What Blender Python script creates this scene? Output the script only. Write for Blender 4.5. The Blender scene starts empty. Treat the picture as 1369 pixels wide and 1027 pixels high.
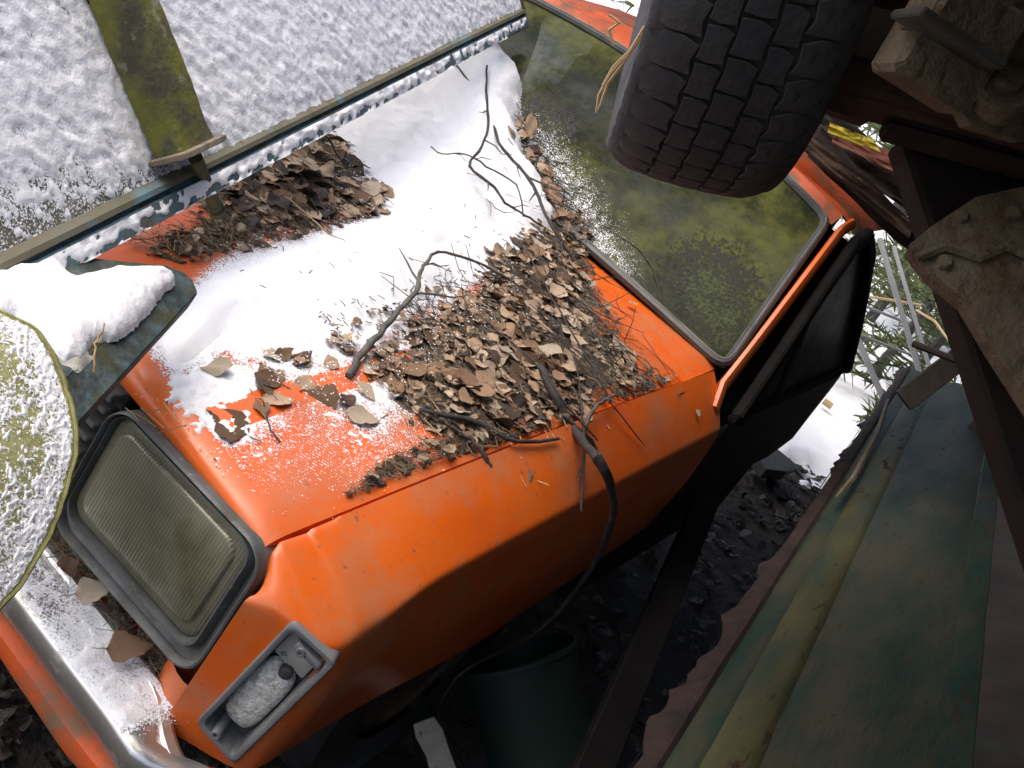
import bpy, bmesh, math, random
import numpy as np
from mathutils import Vector, Matrix

random.seed(7)
rng = np.random.default_rng(11)
scene = bpy.context.scene
COL = scene.collection
R2D = math.radians

# ------------------------------------------------------------------ camera
CAM = np.array([1.1484118, -0.9830042, 1.6775322])
CR = np.array([[0.69380018, 0.52106122, 0.49712827],      # rows: camera right, up, back
               [-0.63672108, 0.12128292, 0.76149637],
               [0.33649306, -0.84485836, 0.41591677]])
FPX, PW, PH = 1420.3, 1369.0, 1027.0
cam_data = bpy.data.cameras.new('camera')
cam_data.sensor_width = 36.0
cam_data.lens = 36.0 * FPX / PW
cam_data.clip_start = 0.02
cam_data.clip_end = 3000
cam = bpy.data.objects.new('camera', cam_data)
COL.objects.link(cam)
M = Matrix.Identity(4)
for i in range(3):
    for j in range(3):
        M[i][j] = CR[j][i]
    M[i][3] = CAM[i]
cam.matrix_world = M
scene.camera = cam

# ------------------------------------------------------------------ sky, sun, exposure
SUN_EL, SUN_DIR = R2D(58), (-0.75, -0.55)      # the sun stands behind cloud, front right of the car
world = bpy.data.worlds.new('World')
scene.world = world
world.use_nodes = True
wn = world.node_tree.nodes
sky = wn.new('ShaderNodeTexSky')
sky.sky_type = 'NISHITA'
sky.sun_disc = False
sky.sun_elevation = SUN_EL
sky.sun_rotation = math.atan2(SUN_DIR[0], SUN_DIR[1])
sky.air_density = 1.0
sky.dust_density = 6.0
sky.ozone_density = 1.0
world.node_tree.links.new(sky.outputs[0], wn['Background'].inputs[0])
wn['Background'].inputs[1].default_value = 0.148
sun_data = bpy.data.lights.new('sun', 'SUN')
sun_data.energy = 0.8
sun_data.angle = R2D(80)
sun_data.color = (1.0, 0.965, 0.92)
sun = bpy.data.objects.new('sun', sun_data)
COL.objects.link(sun)
sd = Vector((SUN_DIR[0], SUN_DIR[1], 0)).normalized() * math.cos(SUN_EL) + Vector((0, 0, math.sin(SUN_EL)))
sun.rotation_euler = sd.to_track_quat('Z', 'Y').to_euler()
sun.location = sd * 30
scene.view_settings.view_transform = 'Standard'
scene.view_settings.look = 'None'
scene.view_settings.gamma = 1.0
scene.view_settings.exposure = 0.78
scene.view_settings.use_curve_mapping = False
scene.cycles.max_bounces = 6
scene.cycles.transparent_max_bounces = 8

# ------------------------------------------------------------------ surveying helpers
def ray(u, v):
    d = np.array([(u - PW / 2) / FPX, -(v - PH / 2) / FPX, -1.0]) @ CR
    return d / np.linalg.norm(d)

def at(u, v, dist):
    return CAM + dist * ray(u, v)

def onax(u, v, ax, val):
    d = ray(u, v)
    return CAM + (val - CAM[ax]) / d[ax] * d

def onpl(u, v, p, n):
    d = ray(u, v)
    n = np.array(n, float)
    return CAM + ((np.array(p) - CAM) @ n) / (d @ n) * d

def pix(P):
    q = (np.asarray(P, float) - CAM) @ CR.T
    return np.stack([PW / 2 + FPX * q[..., 0] / -q[..., 2], PH / 2 - FPX * q[..., 1] / -q[..., 2]], -1)

def seg_dist(U, poly):
    """signed distance (positive inside) of points U (...,2) to a polygon"""
    poly = np.array(poly, float)
    x, y = U[..., 0], U[..., 1]
    best = np.full(x.shape, 1e9)
    ins = np.zeros(x.shape, bool)
    n = len(poly)
    for i in range(n):
        ax, ay = poly[i]
        bx, by = poly[(i + 1) % n]
        t = np.clip(((x - ax) * (bx - ax) + (y - ay) * (by - ay)) / ((bx - ax) ** 2 + (by - ay) ** 2 + 1e-9), 0, 1)
        best = np.minimum(best, np.hypot(x - ax - t * (bx - ax), y - ay - t * (by - ay)))
        c = ((ay > y) != (by > y)) & (x < (bx - ax) * (y - ay) / (by - ay + 1e-12) + ax)
        ins ^= c
    return np.where(ins, best, -best)

_tab = rng.random(4096)
def vnoise(x, y, z=0.0, seed=0):
    x, y, z = np.broadcast_arrays(np.asarray(x, float), np.asarray(y, float), np.asarray(z, float))
    xi, yi, zi = np.floor(x).astype(int), np.floor(y).astype(int), np.floor(z).astype(int)
    fx, fy, fz = x - xi, y - yi, z - zi
    fx, fy, fz = [t * t * (3 - 2 * t) for t in (fx, fy, fz)]
    def h(a, b, c):
        return _tab[(a * 374761 + b * 668265 + c * 974711 + seed * 7919) & 4095]
    r = 0
    for dx in (0, 1):
        for dy in (0, 1):
            for dz in (0, 1):
                w = (fx if dx else 1 - fx) * (fy if dy else 1 - fy) * (fz if dz else 1 - fz)
                r = r + w * h(xi + dx, yi + dy, zi + dz)
    return r

def fbm(x, y, z=0.0, seed=0, octv=4):
    r, a, s = 0, .5, 1.0
    for o in range(octv):
        r = r + a * vnoise(np.asarray(x) * s, np.asarray(y) * s, np.asarray(z) * s, seed + o)
        a *= .5
        s *= 2.03
    return r / (1 - .5 ** octv)

def smooth(e0, e1, x):
    t = np.clip((x - e0) / (e1 - e0), 0, 1)
    return t * t * (3 - 2 * t)

# ------------------------------------------------------------------ mesh helpers
WL = {}
class MB:
    def __init__(self):
        self.v, self.f = [], []
    def add(self, verts, faces):
        o = len(self.v)
        self.v += [tuple(map(float, p)) for p in verts]
        self.f += [tuple(i + o for i in fc) for fc in faces]
        return self
    def grid(self, P, keep=None, flip=False):
        n, m = P.shape[:2]
        o = len(self.v)
        self.v += [tuple(p) for p in P.reshape(-1, 3).tolist()]
        for i in range(n - 1):
            for j in range(m - 1):
                if keep is not None and not keep[i, j]:
                    continue
                q = (o + i * m + j, o + i * m + j + 1, o + (i + 1) * m + j + 1, o + (i + 1) * m + j)
                self.f.append(q[::-1] if flip else q)
        return self
    def loft(self, rings, closed=True, cap=False):
        o = len(self.v)
        m = len(rings[0])
        for r in rings:
            self.v += [tuple(map(float, p)) for p in r]
        for i in range(len(rings) - 1):
            for j in range(m if closed else m - 1):
                k = (j + 1) % m
                self.f.append((o + i * m + j, o + i * m + k, o + (i + 1) * m + k, o + (i + 1) * m + j))
        if cap:
            self.f.append(tuple(o + j for j in range(m))[::-1])
            self.f.append(tuple(o + (len(rings) - 1) * m + j for j in range(m)))
        return self
    def tube(self, pts, rad, n=8, cap=True):
        pts = [np.array(p, float) for p in pts]
        if not hasattr(rad, '__len__'):
            rad = [rad] * len(pts)
        rings = []
        prev = None
        for i, p in enumerate(pts):
            t = pts[min(i + 1, len(pts) - 1)] - pts[max(i - 1, 0)]
            t /= np.linalg.norm(t) + 1e-12
            if prev is None:
                a = np.cross(t, [0.3, 0.2, 1.0])
                a /= np.linalg.norm(a)
            else:
                a = prev - t * (prev @ t)
                a /= np.linalg.norm(a) + 1e-12
            prev = a
            b = np.cross(t, a)
            rings.append([p + rad[i] * (math.cos(k * 2 * math.pi / n) * a + math.sin(k * 2 * math.pi / n) * b) for k in range(n)])
        return self.loft(rings, True, cap)
    def box(self, c, ax, half, bev=0.0):
        """oriented box, ax = 3 axis vectors, half = 3 half sizes, chamfered ends"""
        c = np.array(c, float)
        X, Y, Z = [np.array(a, float) / np.linalg.norm(a) for a in ax]
        hx, hy, hz = half
        b = min(bev, hx * .9, hy * .9, hz * .9)
        def ring(z, sx, sy):
            pts = [(-sx, -sy + b), (-sx + b, -sy), (sx - b, -sy), (sx, -sy + b), (sx, sy - b), (sx - b, sy), (-sx + b, sy), (-sx, sy - b)] if b > 0 else [(-sx, -sy), (sx, -sy), (sx, sy), (-sx, sy)]
            return [c + X * p[0] + Y * p[1] + Z * z for p in pts]
        if b > 0:
            rings = [ring(-hz, hx - b, hy - b), ring(-hz + b, hx, hy), ring(hz - b, hx, hy), ring(hz, hx - b, hy - b)]
        else:
            rings = [ring(-hz, hx, hy), ring(hz, hx, hy)]
        return self.loft(rings, True, True)
    def slab(self, poly3, normal, th):
        """flat polygon given as 3-D points, thickened along normal"""
        n = np.array(normal, float)
        n /= np.linalg.norm(n)
        a = [np.array(p, float) for p in poly3]
        return self.loft([[p - n * th / 2 for p in a], [p + n * th / 2 for p in a]], True, True)
    def build(self, name, mat, parent=None, smooth_=True, local=False, label=None, cat=None, group=None, kind=None, angle=35):
        V = np.array(self.v)
        if local:
            org = np.zeros(3)
            loc = None
        elif parent is not None:
            org = WL[parent.name]
            loc = np.zeros(3)
        else:
            org = np.array([*(V.min(0)[:2] + V.max(0)[:2]) / 2, V.min(0)[2]])
            loc = org
        me = bpy.data.meshes.new(name)
        me.from_pydata((V - org).tolist(), [], self.f)
        bm = bmesh.new()
        bm.from_mesh(me)
        bmesh.ops.recalc_face_normals(bm, faces=bm.faces)
        bm.to_mesh(me)
        bm.free()
        for m_ in (mat if isinstance(mat, (list, tuple)) else [mat]):
            me.materials.append(m_)
        if smooth_:
            me.polygons.foreach_set('use_smooth', [True] * len(me.polygons))
            me.set_sharp_from_angle(angle=R2D(angle))
        o = bpy.data.objects.new(name, me)
        COL.objects.link(o)
        if parent is not None:
            o.parent = parent
            WL[o.name] = WL.get(parent.name, np.zeros(3))
        else:
            o.location = loc if loc is not None else (0, 0, 0)
            WL[o.name] = org
        return tag(o, label, cat, group, kind)

def tag(o, label=None, cat=None, group=None, kind=None):
    if label: o['label'] = label
    if cat: o['category'] = cat
    if group: o['group'] = group
    if kind: o['kind'] = kind
    return o

def empty(name, loc, label=None, cat=None, group=None):
    o = bpy.data.objects.new(name, None)
    o.empty_display_size = .1
    COL.objects.link(o)
    o.location = tuple(map(float, loc))
    WL[o.name] = np.array(loc, float)
    return tag(o, label, cat, group)

# ------------------------------------------------------------------ materials
def material(name, cols, scale=6.0, detail=6.0, rough=(.5, .7), metal=0.0, bump=.2, bscale=60.0, coat=0.0,
             over=None, over2=None, stretch=(1, 1, 1), spec=.5, obj_rand=None, bdist=.004, sheen=0, trans=0):
    """cols: list of (pos, rgb) through noise; over: (rgb, scale, lo, hi, rough, metal) patches of another stuff"""
    m = bpy.data.materials.new(name)
    m.use_nodes = True
    nt = m.node_tree
    N, L = nt.nodes, nt.links
    b = N['Principled BSDF']
    tc = N.new('ShaderNodeTexCoord')
    mp = N.new('ShaderNodeMapping')
    mp.inputs['Scale'].default_value = stretch
    L.new(tc.outputs['Object'], mp.inputs['Vector'])
    vec = mp.outputs[0]
    def noise(s, d=6.0, rgh=.6, w=None):
        n = N.new('ShaderNodeTexNoise')
        n.inputs['Scale'].default_value = s
        n.inputs['Detail'].default_value = d
        n.inputs['Roughness'].default_value = rgh
        L.new(vec, n.inputs['Vector'])
        return n
    def ramp(stops, fac):
        r = N.new('ShaderNodeValToRGB')
        e = r.color_ramp.elements
        while len(e) < len(stops):
            e.new(.5)
        for el, (p, c) in zip(e, stops):
            el.position = p
            el.color = (*c, 1) if len(c) == 3 else c
        L.new(fac, r.inputs[0])
        return r
    n1 = noise(scale, detail)
    fac = n1.outputs['Fac']
    if obj_rand:
        oi = N.new('ShaderNodeObjectInfo')
        mx = N.new('ShaderNodeMix')
        mx.data_type = 'FLOAT'
        mx.inputs[0].default_value = obj_rand
        L.new(n1.outputs['Fac'], mx.inputs[2])
        L.new(oi.outputs['Random'], mx.inputs[3])
        fac = mx.outputs[0]
    col = ramp(cols, fac).outputs[0]
    n2 = noise(scale * 2.7, 4)
    mr = N.new('ShaderNodeMapRange')
    mr.inputs[3].default_value, mr.inputs[4].default_value = rough
    L.new(n2.outputs['Fac'], mr.inputs[0])
    ro = mr.outputs[0]
    me_ = None
    for ov in (over, over2):
        if not ov:
            continue
        rgb, s, lo, hi, r_, mt = ov
        n3 = noise(s, 8, .65)
        k = ramp([(lo, (0, 0, 0)), (hi, (1, 1, 1))], n3.outputs['Fac']).outputs[0]
        if isinstance(rgb[0], (tuple, list)):
            oc = ramp([(0.3, rgb[0]), (0.7, rgb[1])], noise(s * 4, 5).outputs['Fac']).outputs[0]
        else:
            oc = None
        mx = N.new('ShaderNodeMix')
        mx.data_type = 'RGBA'
        L.new(k, mx.inputs[0])
        L.new(col, mx.inputs[6])
        if oc is not None:
            L.new(oc, mx.inputs[7])
        else:
            mx.inputs[7].default_value = (*rgb, 1)
        col = mx.outputs[2]
        m2 = N.new('ShaderNodeMix')
        m2.data_type = 'FLOAT'
        L.new(k, m2.inputs[0])
        L.new(ro, m2.inputs[2])
        m2.inputs[3].default_value = r_
        ro = m2.outputs[0]
        m3 = N.new('ShaderNodeMix')
        m3.data_type = 'FLOAT'
        L.new(k, m3.inputs[0])
        if me_ is None:
            m3.inputs[2].default_value = metal
        else:
            L.new(me_, m3.inputs[2])
        m3.inputs[3].default_value = mt
        me_ = m3.outputs[0]
    L.new(col, b.inputs['Base Color'])
    L.new(ro, b.inputs['Roughness'])
    if me_ is not None:
        L.new(me_, b.inputs['Metallic'])
    else:
        b.inputs['Metallic'].default_value = metal
    b.inputs['Specular IOR Level'].default_value = spec
    b.inputs['Coat Weight'].default_value = coat
    b.inputs['Coat Roughness'].default_value = .15
    if trans:
        b.inputs['Subsurface Weight'].default_value = trans
        b.inputs['Subsurface Radius'].default_value = (.02, .02, .025)
        b.inputs['Subsurface Scale'].default_value = .3
    if bump:
        bn = noise(bscale, 5, .6)
        bp = N.new('ShaderNodeBump')
        bp.inputs['Strength'].default_value = bump
        bp.inputs['Distance'].default_value = bdist
        L.new(bn.outputs['Fac'], bp.inputs['Height'])
        L.new(bp.outputs[0], b.inputs['Normal'])
    return m

MT = {}
MT['paint'] = material('orange_paint', [(.25, (.66, .100, .006)), (.55, (.74, .128, .008)), (.8, (.70, .155, .024))], 5, rough=(.3, .5), coat=.3, bump=.06, bscale=220,
                       over=(((.20, .15, .09), (.42, .20, .10)), 6, .45, .80, .75, 0), over2=((.12, .09, .06), 70, .62, .72, .8, 0))
MT['paint_dirty'] = material('dirty_orange_paint', [(.25, (.42, .060, .010)), (.7, (.56, .088, .012))], 6, rough=(.45, .7), bump=.15, bscale=120,
                             over=(((.06, .045, .03), (.17, .12, .07)), 11, .48, .66, .85, 0), over2=((.25, .22, .06), 5, .6, .75, .8, 0))
MT['paint_door'] = material('dark_door_paint', [(.3, (.008, .004, .004)), (.7, (.022, .006, .005))], 5, rough=(.4, .6), bump=.05, spec=.2)  # shade on the orange door, put into a near-black paint colour
MT['rubber'] = material('black_rubber', [(.3, (.012, .012, .013)), (.7, (.035, .035, .036))], 20, rough=(.45, .7), bump=.2, bscale=150)
MT['seal'] = material('grey_window_seal', [(.3, (.025, .028, .028)), (.7, (.075, .08, .08))], 14, rough=(.3, .55), bump=.15, bscale=120)
MT['plastic'] = material('grey_plastic', [(.3, (.06, .066, .068)), (.7, (.13, .137, .137))], 12, rough=(.35, .6), bump=.12, bscale=160,
                         over=((.07, .06, .04), 16, .46, .70, .85, 0), over2=((.24, .24, .22), 55, .62, .72, .8, 0))
MT['plastic_pale'] = material('weathered_grey_plastic', [(.3, (.13, .135, .145)), (.7, (.22, .225, .23))], 14, rough=(.4, .65), bump=.12, bscale=160, over=((.08, .07, .05), 18, .55, .75, .85, 0))
MT['plastic_dark'] = material('dark_grey_plastic', [(.3, (.03, .03, .032)), (.7, (.075, .075, .075))], 12, rough=(.4, .65), bump=.15, bscale=120)
MT['chrome'] = material('dull_chrome', [(.3, (.58, .57, .53)), (.7, (.74, .74, .73))], 10, rough=(.22, .42), metal=.9, bump=.04, bscale=90,
                        over=((.28, .26, .20), 14, .55, .75, .6, .2), over2=((.10, .07, .04), 60, .66, .74, .8, 0))
MT['silver'] = material('silver_reflector', [(.35, (.42, .40, .32)), (.5, (.80, .79, .74)), (.65, (.95, .95, .92))], 90, rough=(.12, .35), metal=.25, bump=.6, bscale=110, bdist=.012,
                        over=((.30, .26, .13), 45, .56, .66, .7, 0))
MT['white_metal'] = material('white_painted_metal', [(.3, (.30, .30, .31)), (.7, (.46, .46, .46))], 5, rough=(.4, .6), bump=.1)
MT['snow'] = material('snow', [(.3, (.84, .86, .92)), (.7, (.90, .91, .95))], 8, rough=(.6, .8), bump=.5, bscale=230, bdist=.004, spec=.25, trans=.25)
MT['snow_grain'] = material('snow_grain', [(.3, (.84, .86, .92)), (.7, (.90, .91, .95))], 8, rough=(.5, .7), bump=.3, bscale=220, spec=.25)
MT['leaf'] = material('dry_leaf', [(.10, (.10, .060, .038)), (.24, (.24, .145, .088)), (.40, (.38, .245, .155)), (.58, (.47, .335, .225)), (.74, (.54, .415, .305)), (.90, (.42, .37, .29))], 35, rough=(.6, .85), bump=.6, bscale=120, obj_rand=.78, bdist=.003, spec=.3)
MT['leaf_dark'] = material('wet_leaf', [(.2, (.022, .013, .010)), (.5, (.055, .033, .022)), (.8, (.13, .08, .05))], 30, rough=(.4, .7), bump=.6, bscale=120, obj_rand=.5, bdist=.003)
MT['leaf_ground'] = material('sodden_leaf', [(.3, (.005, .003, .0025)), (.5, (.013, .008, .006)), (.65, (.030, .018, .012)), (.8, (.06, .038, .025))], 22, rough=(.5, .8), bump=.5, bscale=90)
MT['leaf_bits'] = material('leaf_scraps', [(.35, (.05, .032, .022)), (.47, (.20, .135, .085)), (.58, (.38, .28, .19)), (.7, (.46, .38, .29))], 28, rough=(.6, .85), bump=.4, bscale=120)
MT['moss_green'] = material('moss_green', [(.38, (.006, .010, .003)), (.5, (.022, .034, .006)), (.62, (.07, .09, .012))], 30, rough=(.8, .95), bump=.8, bscale=200)
MT['crumb'] = material('litter_crumb', [(.32, (.015, .010, .008)), (.48, (.06, .042, .028)), (.60, (.16, .12, .075)), (.72, (.30, .24, .16))], 130, rough=(.7, .9), bump=1.0, bscale=180, bdist=.006)
MT['needle'] = material('needle', [(.3, (.10, .06, .035)), (.6, (.22, .14, .08)), (.8, (.30, .23, .13))], 40, rough=(.6, .8), bump=0)
MT['needle_grey'] = material('needle_grey', [(.3, (.08, .07, .05)), (.6, (.17, .15, .11)), (.8, (.26, .23, .17))], 40, rough=(.6, .8), bump=0)
MT['straw'] = material('straw', [(.3, (.36, .24, .12)), (.7, (.50, .36, .20))], 20, rough=(.5, .7), bump=0)
MT['bark'] = material('dark_bark', [(.3, (.020, .017, .018)), (.6, (.052, .045, .044)), (.8, (.11, .098, .085))], 50, rough=(.6, .85), bump=.7, bscale=120)
MT['bark_grey'] = material('grey_bark', [(.3, (.05, .05, .048)), (.6, (.12, .115, .10)), (.8, (.20, .18, .14))], 45, rough=(.6, .85), bump=.7, bscale=130)
MT['algae_panel'] = material('olive_sheet', [(.3, (.08, .085, .06)), (.55, (.14, .13, .085)), (.75, (.13, .16, .16))], 7, rough=(.6, .85), bump=.3, bscale=60,
                             over=((.11, .20, .24), 5, .56, .64, .6, 0), over2=((.10, .065, .03), 22, .60, .7, .85, 0))
MT['blue'] = material('worn_blue_paint', [(.3, (.06, .11, .135)), (.6, (.10, .175, .205)), (.8, (.085, .11, .10))], 9, rough=(.5, .75), bump=.3, bscale=80,
                      over=((.10, .085, .045), 16, .5, .62, .85, 0), over2=((.03, .028, .022), 45, .6, .7, .85, 0))
MT['blue_dark'] = material('mossy_blue_paint', [(.34, (.018, .022, .018)), (.48, (.04, .065, .07)), (.6, (.085, .125, .13)), (.72, (.07, .07, .035))], 34, rough=(.6, .85), bump=.6, bscale=110,
                           over=((.055, .055, .02), 20, .46, .60, .85, 0), over2=((.12, .065, .025), 60, .62, .72, .85, 0))
MT['moss'] = material('moss_and_algae', [(.30, (.025, .026, .018)), (.43, (.07, .065, .034)), (.54, (.14, .14, .022)), (.64, (.21, .21, .025)), (.75, (.16, .15, .09))], 7, rough=(.75, .95), bump=.6, bscale=90,
                      over=((.035, .045, .045), 7, .56, .66, .6, 0), over2=((.33, .33, .24), 18, .60, .72, .9, 0))
MT['moss_light'] = material('pale_moss', [(.25, (.14, .13, .06)), (.45, (.27, .27, .09)), (.65, (.36, .36, .17)), (.8, (.45, .44, .30))], 14, rough=(.8, .95), bump=.6, bscale=90,
                            over=((.12, .10, .05), 9, .56, .68, .9, 0), over2=((.10, .22, .42), 17, .70, .73, .7, 0))
MT['wood'] = material('weathered_wood', [(.3, (.12, .10, .075)), (.6, (.22, .18, .13)), (.8, (.30, .26, .20))], 8, rough=(.7, .9), bump=.6, bscale=40, stretch=(1, 6, 1))
MT['wood_dark'] = material('dark_weathered_wood', [(.3, (.03, .026, .022)), (.6, (.065, .055, .045)), (.8, (.11, .095, .08))], 8, rough=(.7, .9), bump=.6, bscale=40, stretch=(1, 6, 1))
MT['rust'] = material('rusty_iron', [(.25, (.022, .016, .013)), (.5, (.055, .033, .022)), (.75, (.12, .062, .032))], 10, rough=(.7, .95), bump=.7, bscale=60, bdist=.006,
                      over=((.17, .12, .08), 7, .58, .72, .9, 0))
MT['rust_pale'] = material('pale_crusted_iron', [(.25, (.10, .07, .045)), (.5, (.20, .155, .10)), (.75, (.28, .235, .17))], 9, rough=(.7, .95), bump=1.0, bscale=38, bdist=.014,
                           over=((.13, .055, .022), 8, .55, .68, .9, 0), over2=((.05, .035, .025), 14, .58, .68, .9, 0))
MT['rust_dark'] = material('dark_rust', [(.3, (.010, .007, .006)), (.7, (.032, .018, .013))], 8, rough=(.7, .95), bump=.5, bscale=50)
MT['tyre'] = material('old_tyre_rubber', [(.3, (.040, .041, .048)), (.55, (.064, .064, .072)), (.8, (.10, .098, .10))], 18, rough=(.7, .9), bump=.6, bscale=90,
                      over=((.085, .075, .07), 9, .54, .74, .9, 0), over2=((.03, .026, .025), 40, .58, .68, .9, 0))
MT['rust_flange'] = material('crumbling_rust', [(.3, (.012, .007, .006)), (.6, (.035, .018, .013)), (.8, (.07, .036, .022))], 18, rough=(.8, .95), bump=.8, bscale=70, bdist=.006)
MT['green'] = material('green_paint_rusting', [(.30, (.014, .030, .022)), (.46, (.030, .046, .031)), (.6, (.052, .058, .036)), (.75, (.075, .072, .047))], 4.0, rough=(.40, .68), spec=.25, bump=.5, bscale=60, stretch=(2.4, .5, 1),
                       over=((.066, .058, .036), 3.0, .46, .60, .5, 0), over2=((.06, .036, .016), 30, .60, .70, .85, 0))
MT['green_strip'] = material('green_paint', [(.30, (.010, .032, .022)), (.5, (.022, .046, .030)), (.7, (.045, .056, .034))], 6, rough=(.40, .65), spec=.25, bump=.4, bscale=60, stretch=(2.0, .5, 1), over=((.05, .030, .016), 16, .54, .66, .85, 0), over2=((.06, .056, .034), 5, .48, .62, .6, 0))
MT['yellow_rib'] = material('algae_yellow_rib', [(.30, (.040, .046, .022)), (.5, (.072, .068, .028)), (.7, (.098, .086, .040))], 6, rough=(.45, .7), spec=.25, bump=.4, bscale=70, stretch=(2.0, .5, 1),
                            over=((.040, .020, .012), 22, .58, .64, .9, 0), over2=((.036, .054, .036), 4, .44, .62, .5, 0))
MT['brown_fold'] = material('brown_rusted_fold', [(.3, (.024, .014, .011)), (.7, (.065, .042, .03))], 7, rough=(.5, .8), bump=.3, bscale=60, over=((.03, .045, .03), 6, .55, .68, .6, 0))
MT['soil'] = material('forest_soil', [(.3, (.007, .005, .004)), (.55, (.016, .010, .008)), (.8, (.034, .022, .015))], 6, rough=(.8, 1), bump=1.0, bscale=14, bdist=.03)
MT['bucket'] = material('dark_green_bucket', [(.3, (.006, .018, .015)), (.7, (.012, .030, .024))], 6, rough=(.5, .7), bump=.05)
MT['lichen'] = material('lichen_board', [(.3, (.32, .31, .27)), (.6, (.52, .50, .45)), (.8, (.60, .58, .54))], 20, rough=(.8, .95), bump=.5, over=((.10, .08, .06), 30, .58, .66, .9, 0))
MT['spruce'] = material('spruce_needles', [(.25, (.03, .05, .015)), (.5, (.075, .10, .03)), (.75, (.14, .16, .06))], 3, rough=(.6, .8), bump=0)
MT['yellow'] = material('yellow_flaking_paint', [(.3, (.42, .33, .02)), (.7, (.55, .46, .03))], 12, rough=(.5, .7), bump=.2, over=((.05, .035, .02), 25, .52, .58, .8, 0))
MT['pink_rust'] = material('faded_red_sheet', [(.3, (.16, .045, .030)), (.7, (.27, .10, .07))], 10, rough=(.5, .75), bump=.3, over=((.09, .04, .02), 16, .55, .66, .9, 0))
MT['interior'] = material('dark_seat_cloth', [(.3, (.012, .012, .012)), (.7, (.03, .028, .026))], 15, rough=(.8, .95), bump=.3)

def windshield_glass():
    m = bpy.data.materials.new('algae_filmed_glass')
    m.use_nodes = True
    nt = m.node_tree
    N, L = nt.nodes, nt.links
    b = N['Principled BSDF']
    out = N['Material Output']
    tc = N.new('ShaderNodeTexCoord')
    def noise(s, d=6, r=.6, dist=0.0):
        n = N.new('ShaderNodeTexNoise')
        n.inputs['Scale'].default_value = s
        n.inputs['Detail'].default_value = d
        n.inputs['Roughness'].default_value = r
        n.inputs['Distortion'].default_value = dist
        L.new(tc.outputs['Object'], n.inputs['Vector'])
        return n.outputs['Fac']
    def ramp(stops, f):
        r = N.new('ShaderNodeValToRGB')
        e = r.color_ramp.elements
        while len(e) < len(stops):
            e.new(.5)
        for el, (p, c) in zip(e, stops):
            el.position, el.color = p, (*c, 1)
        L.new(f, r.inputs[0])
        return r.outputs[0]
    col = ramp([(.36, (.005, .007, .004)), (.46, (.026, .031, .009)), (.54, (.070, .075, .018)), (.66, (.125, .128, .036))], noise(4.0, 14, .76, .0))
    L.new(col, b.inputs['Base Color'])
    b.inputs['Roughness'].default_value = .55
    b.inputs['Specular IOR Level'].default_value = .06
    gl = N.new('ShaderNodeBsdfPrincipled')
    gl.inputs['Base Color'].default_value = (.012, .02, .02, 1)
    gl.inputs['Roughness'].default_value = .12
    gl.inputs['Specular IOR Level'].default_value = .2
    tr = N.new('ShaderNodeBsdfTransparent')
    tr.inputs[0].default_value = (.75, .85, .78, 1)
    mg = N.new('ShaderNodeMixShader')
    mg.inputs[0].default_value = .12
    L.new(gl.outputs[0], mg.inputs[1])
    L.new(tr.outputs[0], mg.inputs[2])
    film = ramp([(.30, (0, 0, 0)), (.56, (1, 1, 1))], noise(3.0, 12, .78, .0))
    mx = N.new('ShaderNodeMixShader')
    L.new(film, mx.inputs[0])
    L.new(mg.outputs[0], mx.inputs[1])
    L.new(b.outputs[0], mx.inputs[2])
    L.new(mx.outputs[0], out.inputs[0])
    return m
MT['glass'] = windshield_glass()
MT['black_trim'] = material('matt_black_trim', [(.3, (.006, .006, .006)), (.7, (.014, .013, .013))], 12, rough=(.75, .95), bump=.1, spec=.1)
MT['dark_glass'] = material('sooty_side_glass', [(.3, (.006, .006, .007)), (.7, (.016, .015, .014))], 6, rough=(.3, .6), bump=0, spec=.25)

def dust_material(nm='snow_dusting', col=(.86, .88, .93, 1), s1=330, s2=60):
    m = bpy.data.materials.new(nm)
    m.use_nodes = True
    N, L = m.node_tree.nodes, m.node_tree.links
    b = N['Principled BSDF']
    b.inputs['Base Color'].default_value = col
    b.inputs['Roughness'].default_value = .7
    at_ = N.new('ShaderNodeAttribute'); at_.attribute_name = 'cover'
    tc = N.new('ShaderNodeTexCoord')
    def noise(sc, d):
        n = N.new('ShaderNodeTexNoise')
        n.inputs['Scale'].default_value = sc
        n.inputs['Detail'].default_value = d
        n.inputs['Roughness'].default_value = .7
        L.new(tc.outputs['Object'], n.inputs['Vector'])
        return n.outputs['Fac']
    def math_(op, a, c, v=None):
        q = N.new('ShaderNodeMath'); q.operation = op
        for i, x in enumerate((a, c, v)):
            if x is None: continue
            if isinstance(x, (int, float)): q.inputs[i].default_value = x
            else: L.new(x, q.inputs[i])
        return q.outputs[0]
    f = math_('MULTIPLY_ADD', noise(s1, 3), 2.4, -.7)           # stretched to about 0..1
    g = math_('MULTIPLY_ADD', noise(s2, 4), .9, -.45)
    f = math_('ADD', f, g)
    k = math_('ADD', f, math_('SUBTRACT', at_.outputs['Fac'], 1.0))
    mr = N.new('ShaderNodeMapRange'); mr.interpolation_type = 'SMOOTHSTEP'
    mr.inputs[1].default_value, mr.inputs[2].default_value = -.12, .16
    L.new(k, mr.inputs[0])
    tr = N.new('ShaderNodeBsdfTransparent')
    mx = N.new('ShaderNodeMixShader')
    L.new(mr.outputs[0], mx.inputs[0]); L.new(tr.outputs[0], mx.inputs[1]); L.new(b.outputs[0], mx.inputs[2])
    L.new(mx.outputs[0], N['Material Output'].inputs[0])
    return m
MT['dust'] = dust_material()
MT['moss_film'] = dust_material('moss_film', (.030, .045, .006, 1), 120, 22)  # green of reflected leaves, painted on the glass
MT['black_film'] = dust_material('soot_film', (.004, .005, .003, 1), 90, 16)  # dark of the reflection and of dirt, painted on the glass

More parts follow.
